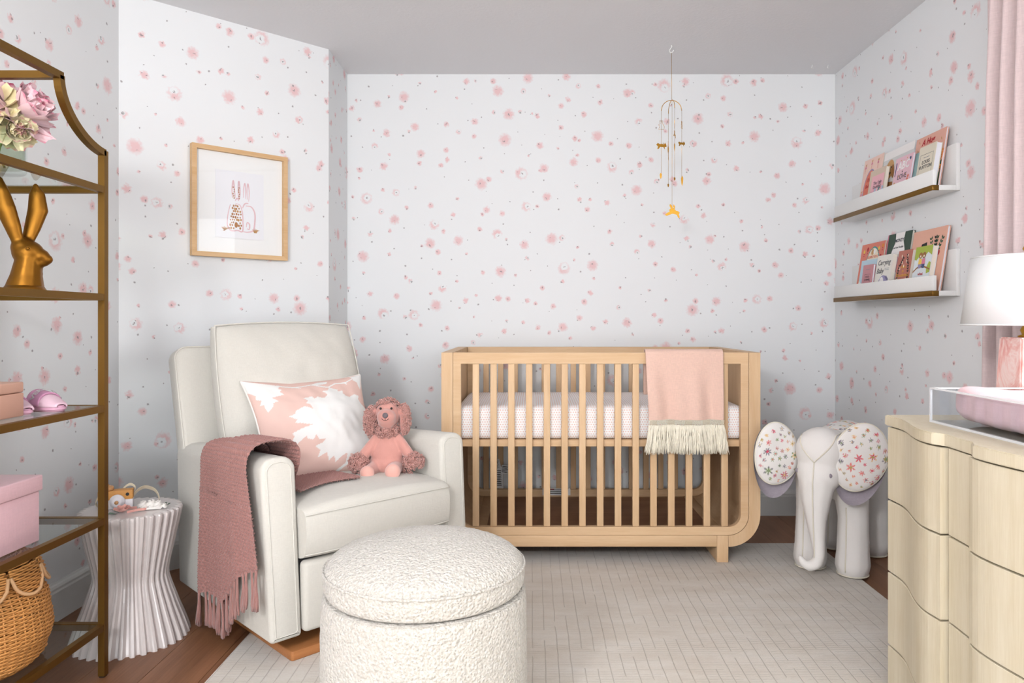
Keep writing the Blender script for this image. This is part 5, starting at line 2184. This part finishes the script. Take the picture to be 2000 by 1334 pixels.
v, f = grid(cpt, 300, 60)
o = mk('fabric', v, f, M_curtain, cur_, True)
o.modifiers.new('thickness', 'SOLIDIFY').thickness = .003
rod = thing('curtain_rod', 'slim brass curtain rod above the right window', 'curtain rod', (0, 0, 0))
tubeo('rod', [(1.597, .05, 2.385), (1.597, 2.62, 2.385)], .011, M_brass, rod, 12)
for y in (.2, 2.6):
    tubeo('bracket', [(1.597, y, 2.385), (XR, y, 2.385)], .008, M_brass, rod, 10)
cur2 = thing('linen_curtain', 'blush linen curtain panel at the near side of the right window', 'curtain', (0, 0, 0))
v, f = grid(lambda u, v: (cpt(u, v)[0], .62 - (cpt(u, v)[1] - cy_b), cpt(u, v)[2]), 120, 30)
mk('fabric', v, f, M_curtain, cur2, True)

# ------------------------------------------------------------------ dresser
DY1, DZT = 2.12, .800
dr = thing('dresser', 'bleached ash dresser with wavy serpentine drawer fronts by the right wall', 'dresser', (0, 0, 0))
DXB = 1.552
DY0 = .62


def front_x(y):
    """plan outline of the drawer fronts: y runs from the far end towards the viewer"""
    def side(t):              # t = distance from the end of the case
        if t < .355:
            k = sst(.06, .30, t)
            return 1.036 - .052 * k + .006 * sst(.30, .355, t)
        if t < .47:
            return 1.006 - .004 * sst(.36, .47, t)
        k = (t - .47) / .28
        if t < .505:
            return .990 - .008 * sst(0, 1, (t - .47) / .035)
        return .982 + .030 * sst(.52, .75, t)
    t = DY1 - y
    L = DY1 - DY0
    return side(min(t, L - t))


def slab(name, ya, yb, z0_, z1_, mat, parent, off=0.0, back=None, n=24, bev=.0015):
    ys = [ya + (yb - ya) * k / n for k in range(n + 1)]
    out = [(front_x(min(max(y, min(ya, yb) + 1e-4), max(ya, yb) - 1e-4)) + off, y) for y in ys]
    bk_ = back if back is not None else 1.10
    out += [(bk_, yb), (bk_, ya)]
    bm = bmesh.new()
    fc = bm.faces.new([bm.verts.new((x, y, z0_)) for x, y in out])
    r = bmesh.ops.extrude_face_region(bm, geom=[fc])
    for v in r['geom']:
        if isinstance(v, bmesh.types.BMVert):
            v.co.z = z1_
    bmesh.ops.recalc_face_normals(bm, faces=bm.faces)
    if bev:
        es = [e for e in bm.edges if abs(e.verts[0].co.z - e.verts[1].co.z) < 1e-6]
        bmesh.ops.bevel(bm, geom=es, offset=bev, segments=1, affect='EDGES')
    return from_bm(name, bm, mat, parent)


top_ys = []
# the top follows the fronts, stepping where the sections meet
bm = bmesh.new()
secs = [(DY1 + .004, DY1 - .356), (DY1 - .356, DY1 - .469), (DY1 - .469, DY0 + .469), (DY0 + .469, DY0 + .356), (DY0 + .356, DY0 - .004)]
out = []
for (a, b_) in secs:
    for k in range(15):
        y = a + (b_ - a) * k / 14
        out.append((front_x(min(max(y, b_ + 2e-4), a - 2e-4)) - .006, y))
out += [(DXB, DY0 - .004), (DXB, DY1 + .004)]
fc = bm.faces.new([bm.verts.new((x, y, .7705)) for x, y in out])
r = bmesh.ops.extrude_face_region(bm, geom=[fc])
for v in r['geom']:
    if isinstance(v, bmesh.types.BMVert):
        v.co.z = DZT
bmesh.ops.recalc_face_normals(bm, faces=bm.faces)
bmesh.ops.bevel(bm, geom=[e for e in bm.edges if abs(e.verts[0].co.z - e.verts[1].co.z) < 1e-6], offset=.0025, segments=2, affect='EDGES')
from_bm('top', bm, M_ash, dr)
box('case', 1.10, DXB, DY0, DY1, RT + .0005, .770, M_ash, dr)
M_gap = M('dark_drawer_gap', '#2a211a', .8)
box('carcass_front', 1.045, 1.0995, DY0 + .004, DY1 - .004, .02, .768, M_gap, dr)
rows_z = [(.5565, .7660), (.3475, .5520), (.1345, .3430), (RT + .0005, .1300)]
for ri, (za, zb) in enumerate(rows_z):
    for ci, (a, b_) in enumerate(secs):
        nm = 'drawer' if ri < 3 else 'plinth'
        slab(nm, b_ + (.002 if ci < 4 else .005), a - ((.007 if ci == 1 else .002) if ci else .005), za, zb, M_ash, dr, 0, 1.0445)

# acrylic tray with a changing pad
TX0, TX1, TY1, TY0, TZ1 = 1.079, 1.505, 1.975, 1.16, .094
tray = thing('acrylic_tray', 'clear acrylic changing tray on top of the dresser', 'tray', (0, 0, DZT))
at_ = .008
for nm, b_ in (('tray_side', (TX0, TX0 + at_, TY0, TY1)), ('tray_side', (TX1 - at_, TX1, TY0, TY1)), ('tray_end', (TX0 + at_, TX1 - at_, TY1 - at_, TY1)), ('tray_end', (TX0 + at_, TX1 - at_, TY0, TY0 + at_))):
    o = box(nm, *b_, .0005, TZ1 - .004, M_acr, tray)
    box('edge_glow', *b_, TZ1 - .004, TZ1, M_edgeglow, o)  # white strip painted in for the light caught by the rim
    box('edge_glow', *b_, .0002, .0022, M_edgeglow, o) if False else None
box('tray_floor', TX0 + at_, TX1 - at_, TY0 + at_, TY1 - at_, .0005, .006, M_acr, tray)
for x in (TX0, TX1 - .005):
    box('corner_glow', x - .0004, x + .0045, TY1 - .005, TY1 + .0004, .0005, TZ1, M_edgeglow, tray)
    box('bottom_glow', x - .0008, x + .0052, TY0, TY1, .0003, .0062, M_edgeglow, tray)
pad = thing('changing_pad', 'pale pink contoured changing pad inside the acrylic tray', 'changing pad', ((TX0 + TX1) / 2, (TY0 + TY1) / 2, DZT + .0065))
pw_, pl_ = (TX1 - TX0) / 2 - .018, (TY1 - TY0) / 2 - .022


def pad_pt(u, v):
    # u around the section (x-z), v along y
    a = 2 * PI * u
    yv = (v * 2 - 1)
    endf = (1 - abs(yv) ** 7) ** .33
    cx_, sz_ = math.cos(a), math.sin(a)
    x = pw_ * (abs(cx_) ** .45) * (1 if cx_ > 0 else -1)
    zz = .5 + .5 * (abs(sz_) ** .5) * (1 if sz_ > 0 else -1)
    rise = .10 - .028 * (1 - min(1, (x / pw_) ** 2)) + .022 * sst(.55, .95, yv)
    z = zz * rise
    x *= (.90 + .10 * endf)
    w = .004 * noise.noise(Vector((x * 9, yv * 9, z * 14))) + .001 * math.sin(yv * 46 + z * 40) * (abs(x) / pw_) ** 4
    return (x * (endf ** .35 * .98 + .02) + (w if x < 0 else -w), pl_ * yv + .004 * sz_ * 0, max(0, .05 + (z - .05) * endf + w * .5))


v, f = grid(pad_pt, 90, 110, True)
mk('pad', v, f, M_pad, pad, True)

# lamp at the far end of the dresser
lamp = thing('table_lamp', 'table lamp with white drum shade and pink onyx base on the dresser', 'lamp', (1.394, 2.050, DZT))
bm = bmesh.new()
bmbox(bm, -.058, .058, -.058, .058, .012, .228, .0)
for v_ in bm.verts:
    k = 1 - .17 * (v_.co.z / .228)
    v_.co.x *= k
    v_.co.y *= k
bmesh.ops.bevel(bm, geom=list(bm.edges), offset=.004, segments=2, affect='EDGES')
from_bm('onyx_base', bm, M_onyx, lamp, True)
box('foot_plate', -.060, .060, -.060, .060, 0, .012, M_brass, lamp, .001)
v, f = lathe([(.022, .228), (.022, .233), (.012, .236), (.017, .248), (.012, .258), (.008, .262), (.008, .40), (.003, .42)], 24)
mk('neck', v, f, M_gold, lamp, True)
v, f = lathe([(.161, .262), (.163, .262), (.137, .456), (.135, .456), (.161, .262)], 64, None, False)
sh = mk('shade', v, f, M_shade, lamp, True)
for r_, z_ in ((.1625, .2635), (.1365, .4545)):
    tubeo('shade_rim', [(r_ * math.cos(a), r_ * math.sin(a), z_) for a in np.linspace(0, 2 * PI, 64, endpoint=False)], .0022, M_shade, sh, 6, True)
v, f = lathe([(.006, .415), (.009, .420), (.006, .470), (.011, .478), (.006, .488), (.001, .490)], 20)
mk('finial', v, f, M_gold, lamp, True)
for k in range(3):
    a = k * 2 * PI / 3
    tubeo('spider_arm', [(0, 0, .45), (.135 * math.cos(a), .135 * math.sin(a), .452)], .0015, M_gold, lamp, 5)

# ------------------------------------------------------------------ mobile over the crib
HX, HY = (1311.5 - 1040) / F * 3.6, 3.6
hook = tubeo('ceiling_hook', catmull([(HX, HY, HC), (HX, HY, HC - .012), (HX - .010, HY, HC - .024), (HX - .006, HY, HC - .036), (HX + .006, HY, HC - .034), (HX + .010, HY, HC - .024)], 5), .0028, M_white, None, 8)
tag(hook, 'small white hook screwed into the ceiling above the crib', 'hook')
for px in (1586, 1617):
    q = wpt(px, 127, 3.88)
    pn = tubeo('ceiling_pin', catmull([(q.x, 3.88, HC), (q.x, 3.88, HC - .008), (q.x - .004, 3.88, HC - .013), (q.x + .003, 3.88, HC - .016)], 4), .0018, M_white, None, 6)
    tag(pn, 'tiny white ceiling pin near the right corner, ' + ('left one' if px == 1586 else 'right one') + ' of two', 'hook', 'ceiling pins')
mob = thing('baby_mobile', 'gold baby mobile of hares and carrots hanging from the ceiling hook', 'mobile', (HX, HY, HC - .036))
ZM = lambda py: CH - (py - 627) / F * 3.6 - (HC - .036)
tubeo('cord', [(0, 0, 0), (.001, 0, ZM(196))], .0011, M_gold, mob, 5)
AR = (1331 - 1291) / 2 / F * 3.6
zt_ = ZM(196)
for ang in (0.0, PI / 2 + .12):
    ca, sa = math.cos(ang), math.sin(ang)
    tubeo('brass_arch', [(AR * t * ca, AR * t * sa, zt_ - .052 * (1 - math.sqrt(max(0, 1 - t * t)))) for t in np.linspace(-1, 1, 25)], .0017, M_gold, mob, 6)
HARE = [(-.48, -.22), (-.30, -.10), (-.18, -.06), (-.22, .08), (-.10, .18), (-.20, .34), (-.16, .48), (-.02, .36), (.04, .20), (.14, .22), (.04, .30), (.10, .46), (.20, .30), (.16, .12), (.26, .02), (.42, -.02), (.52, -.12), (.46, -.22), (.52, -.46), (.42, -.48), (.32, -.26), (.10, -.20), (-.02, -.20), (-.16, -.26), (-.38, -.34), (-.5, -.30)]
RUN = [(-.55, .10), (-.40, .28), (-.20, .16), (.05, .20), (.18, .12), (.22, .34), (.32, .14), (.38, .34), (.48, .10), (.50, -.08), (.32, -.10), (.30, -.34), (.18, -.12), (-.15, -.10), (-.30, -.30), (-.45, -.34), (-.38, -.08)]
SIT = [(-.30, -.5), (.30, -.5), (.34, -.2), (.22, .05), (.12, .14), (.14, .46), (.04, .50), (.0, .22), (-.10, .50), (-.20, .44), (-.12, .12), (-.30, .02), (-.26, -.10), (-.14, -.14), (-.24, -.3)]


def charm(poly_, size, x, y, z, rot, nm='hare_charm', outline=False):
    P = [(a * size, b * size) for a, b in poly_]
    if outline:
        o = tubeo(nm, [(a, 0, b) for a, b in P], .0010, M_gold, mob, 5, True)
    else:
        o = from_bm(nm, prism(P, .0014), M_gold, mob)
    o.location = (x, y, z)
    o.rotation_euler = (0, 0, rot)
    return o


def carrot(x, y, z, L, rot=0.0):
    charm([(0, L), (-.004, L * .86), (-.0055, L * .7), (-.004, L * .3), (0, 0), (.004, L * .3), (.0055, L * .7), (.004, L * .86)], 1.0, x, y, z, rot, 'carrot_charm')


def strand(x, y, z0_, z1_):
    tubeo('strand', [(x, y, z0_), (x, y, z1_)], .0007, M_gold, mob, 4)


xa = AR
strand(-xa, 0, zt_ - .052, ZM(338))
charm(SIT, .046, -xa, -.001, ZM(244), .2, outline=True)
charm(RUN, .050, -xa + .002, -.002, ZM(285), .15)
carrot(-xa - .002, 0, ZM(350), .032)
strand(xa, 0, zt_ - .052, ZM(346))
charm(SIT, .036, xa, -.001, ZM(244), 1.1, outline=True)
charm(RUN, .036, xa, -.002, ZM(281), .3)
carrot(xa + .002, 0, ZM(364), .053)
for s_, z1_, zc in ((-1, 353, 300), (1, 358, 296)):
    yy, xx = s_ * AR, -s_ * AR * .12
    strand(xx, yy, zt_ - .052, ZM(z1_))
    carrot(xx, yy, ZM(z1_) - .01, .018, .6)
    charm(HARE, .036, xx, yy, ZM(267 if s_ < 0 else 278), 1.1 if s_ < 0 else 1.3)
    carrot(xx, yy, ZM(zc), .04, .9)
    charm(SIT, .04, xx, yy, ZM(248 if s_ < 0 else 300), 1.35, outline=s_ > 0)
strand(.003, 0, zt_, ZM(404))
charm(HARE, .072, .004, -.0007, ZM(412), .1, 'leaping_hare')

# ------------------------------------------------------------------ plush elephant
EP = Vector((1.28, 3.11, 0.0))
ER = -math.radians(37.7)
ele = thing('plush_elephant', 'standing white plush elephant with embroidered floral ears beside the crib', 'stuffed toy', EP, ER)
S_ = [('e', (0, .19, .465), (.145, .25, .165)), ('e', (0, .36, .44), (.135, .12, .16)), ('e', (0, .04, .45), (.125, .12, .145))]
legs = [(-.087, .0, 1.0), (.087, .0, 1.04), (-.085, .37, 1.0), (.085, .37, 1.0)]
for x, y, k in legs:
    S_ += [('c', (x * .85, y, .42), .078, (x, y, .25), .064), ('c', (x, y, .25), .064, (x, y - .008, .10), .068), ('c', (x, y - .008, .10), .068, (x, y - .010, .055), .073)]
# head and trunk: faces -y
hy = -.125
S_ += [('e', (-.008, hy, .535), (.103, .095, .10)), ('e', (-.010, hy - .015, .45), (.092, .085, .09)), ('c', (-.010, hy, .56), .07, (0, -.02, .52), .10)]
tr = [((-.012, hy - .035, .42), .076), ((-.014, hy - .05, .34), .060), ((-.010, hy - .060, .26), .042), ((-.002, hy - .063, .18), .030), ((.004, hy - .066, .125), .025), ((-.004, hy - .074, .088), .024), ((-.030, hy - .080, .072), .022), ((-.052, hy - .086, .082), .018), ((-.064, hy - .088, .102), .015)]
for (a, ra), (b_, rb) in zip(tr, tr[1:]):
    S_.append(('c', a, ra, b_, rb))
FL = ['#d9536b', '#e07f7a', '#b9a05e', '#8a9a72', '#7e7680', '#e7c48e', '#c7737e']
M_elprint = M('elephant_plush_print', '#ffffff', .9, attr='print', bump=(300, .2, .001))
eb = remesh('body', S_, .0075, M_elprint, ele, 8)
for v in eb.data.vertices:
    if v.co.z < RT + .002:
        v.co.z = RT + .001 if v.co.y < .2 else .001
    elif v.co.z < .03:
        pass
rnd = random.Random(11)
spots = []
for k in range(520):
    a, y = rnd.uniform(-1.25, 1.25), rnd.uniform(.05, .46)
    spots.append((a * .16, y, rnd.uniform(.0045, .009), rnd.uniform(0, PI), lin(rnd.choice(FL))))
WH = lin('#ece8e4')
cellmap = {}
for s in spots:
    for dx in (-1, 0, 1):
        for dy in (-1, 0, 1):
            cellmap.setdefault((int(s[0] // .02) + dx, int(s[1] // .02) + dy), []).append(s)


def el_col(i, co):
    if co.y < .06 or co.z < .47:
        return WH
    ang = math.atan2(co.x, max(.01, co.z - .40)) * .16
    for (a, y, r, th, c) in cellmap.get((int(ang // .02), int(co.y // .02)), ()):
        dx, dy = ang - a, co.y - y
        u, w = dx * math.cos(th) + dy * math.sin(th), -dx * math.sin(th) + dy * math.cos(th)
        if (u / r) ** 2 + (w / (r * .5)) ** 2 < 1:
            return c
    return WH


sub = eb.modifiers.new('s', 'SUBSURF')
sub.levels = sub.render_levels = 1
dg = bpy.context.evaluated_depsgraph_get()
me2 = bpy.data.meshes.new_from_object(eb.evaluated_get(dg))
eb.modifiers.clear()
eb.data = me2
color_attr(eb, el_col)
ebv = bvh_of(eb)


def on_el(p, d, lift=.001):
    h = ebv.ray_cast(Vector(p), Vector(d))
    return h[0] - Vector(d) * lift if h[0] else None


def seam_line(pts_from, d, r=.0028, nm='seam'):
    P = [on_el(p, d) for p in pts_from]
    P = [p for p in P if p is not None]
    if len(P) > 2:
        tubeo(nm, P, r, M_elpipe, ele, 6)


# forehead V and the seam down the trunk
seam_line([(-.010 - .0 * t, -.5, .50 - .385 * t) for t in np.linspace(0, 1, 40)], (0, 1, 0))
for s in (-1, 1):
    seam_line([(-.010 + s * (.068 * math.sin(min(1, t * 1.25) * PI / 2)), -.5, .50 + .118 * t ** .9) for t in np.linspace(0, 1, 20)], (0, 1, 0))
    for (x, y, k) in legs[:2] if s < 0 else legs[2:]:
        seam_line([(x - .012, -.5 if y < .1 else y - .2, z) for z in np.linspace(.035, .30, 30)], (0, 1, 0))
for (x, y, k) in legs:
    zf = RT if y < .2 else 0
    P = []
    for a in np.linspace(0, 2 * PI, 28, endpoint=False):
        h = ebv.ray_cast(Vector((x + .2 * math.cos(a), y - .01 + .2 * math.sin(a), zf + .012)), Vector((-math.cos(a), -math.sin(a), 0)))
        hit = h[0] if h[0] and (h[0] - Vector((x, y, .02))).length < .1 else Vector((x + .062 * math.cos(a), y - .01 + .062 * math.sin(a), zf + .012))
        P.append((hit.x, hit.y, zf + .006))
    tubeo('foot_seam', P, .0032, M_elpipe, ele, 6, True)
M_eye = M('mauve_thread_eye', '#8d838c', .8)
for (x, z) in ((-.098, .455), (.050, .452)):
    q = on_el((x if x > 0 else x + .012, -.5, z), (0, 1, 0), .0005)
    if q:
        v, f = lathe([(.0088 * math.sin(a) + .0001, -.0025 * math.cos(a)) for a in np.linspace(0, PI, 8)], 16, None, False)
        mk('eye', v, f, M_eye, ele, True, q, (PI / 2, 0, .5 if x < 0 else -.25))


def to_local(w):
    d = Vector(w) - EP
    return Matrix.Rotation(-ER, 3, 'Z') @ d


def ear(wc, hw, hh, yaw, shape, seed, flip):
    """padded ear: white printed face in front, thick grey lining showing below"""
    e_loc = to_local(wc)
    ev = bpy.data.objects.new('ear', None)
    o_rot = (0, 0, -ER + yaw)

    def outline(t):
        a = 2 * PI * t
        x, z = math.cos(a), math.sin(a)
        if shape == 'L':
            return hw * x * (1 - .08 * z), hh * z * (1 - .10 * x)
        return hw * x * (1 + .0 * z) + hw * .10 * z, hh * z * (1 - .14 * x if z < 0 else 1 + .04 * x)
    NU_, NV_ = 120, 46

    def face(u, v):
        ox, oz = outline(u)
        r = max(.001, v)
        y = -.020 * math.sqrt(max(0, 1 - r ** 3)) - .004 + .006 * noise.noise(Vector((ox * r * 14, oz * r * 14, seed)))
        return (ox * r, y, oz * r)

    def backf(u, v):
        ox, oz = outline(u)
        drop = max(0, -oz / hh)
        r = v
        s = 1.0 + .02 * drop
        return (ox * r * s, .004 + .040 * math.sqrt(max(0, 1 - r ** 4)) + .004, oz * r * s - .046 * drop * r - (.012 * drop))
    v, f = grid(face, NU_, NV_, True)
    fo = mk('ear', v, f, M_elprint, ele, True, e_loc, o_rot)
    rn = random.Random(seed)
    fl = []
    tries = 0
    while len(fl) < 38 and tries < 4000:
        tries += 1
        x, z = rn.uniform(-hw, hw), rn.uniform(-hh, hh)
        if (x / hw) ** 2 + (z / hh) ** 2 >.80:
            continue
        big = len(fl) < 4
        R_ = rn.uniform(.017, .021) if big else rn.uniform(.007, .0125)
        if any(math.hypot(x - q[0], z - q[1]) < R_ + q[2] + .004 for q in fl):
            continue
        if big and z > .02:
            continue
        fl.append((x, z, R_, rn.choice((5, 6, 8)), rn.uniform(0, 6), lin(rn.choice(FL)), lin(rn.choice(FL)), lin(rn.choice(FL)), big))

    def col(i, co):
        for (x, z, R_, n, ph, c1, c2, c3, big) in fl:
            dx, dz = co.x - x, co.z - z
            d = math.hypot(dx, dz)
            if d < R_:
                a = math.atan2(dz, dx)
                lobe = .62 + .38 * math.cos(n * a + ph)
                if d < R_ * .30:
                    return c2
                if d < R_ * lobe:
                    return c1 if not big or d > R_ * .62 else c3
        return WH
    color_attr(fo, col)
    v, f = grid(backf, 60, 16, True)
    mk('ear_lining', v, f, M_elgrey, fo, True)
    tubeo('ear_piping', [(outline(t)[0] * 1.0, -.003, outline(t)[1]) for t in np.linspace(0, 1, 70, endpoint=False)], .0033, M_elpipe, fo, 6, True)
    return fo


Y_l, Y_r = 3.085, 2.925
ear(wpt(1517, 885, Y_l), 45 / F * Y_l * 1.0, 60 / F * Y_l, .12, 'L', 3, False)
ear(wpt(1680, 893, Y_r), 51 / F * Y_r, 66 / F * Y_r, -.22, 'R', 8, True)
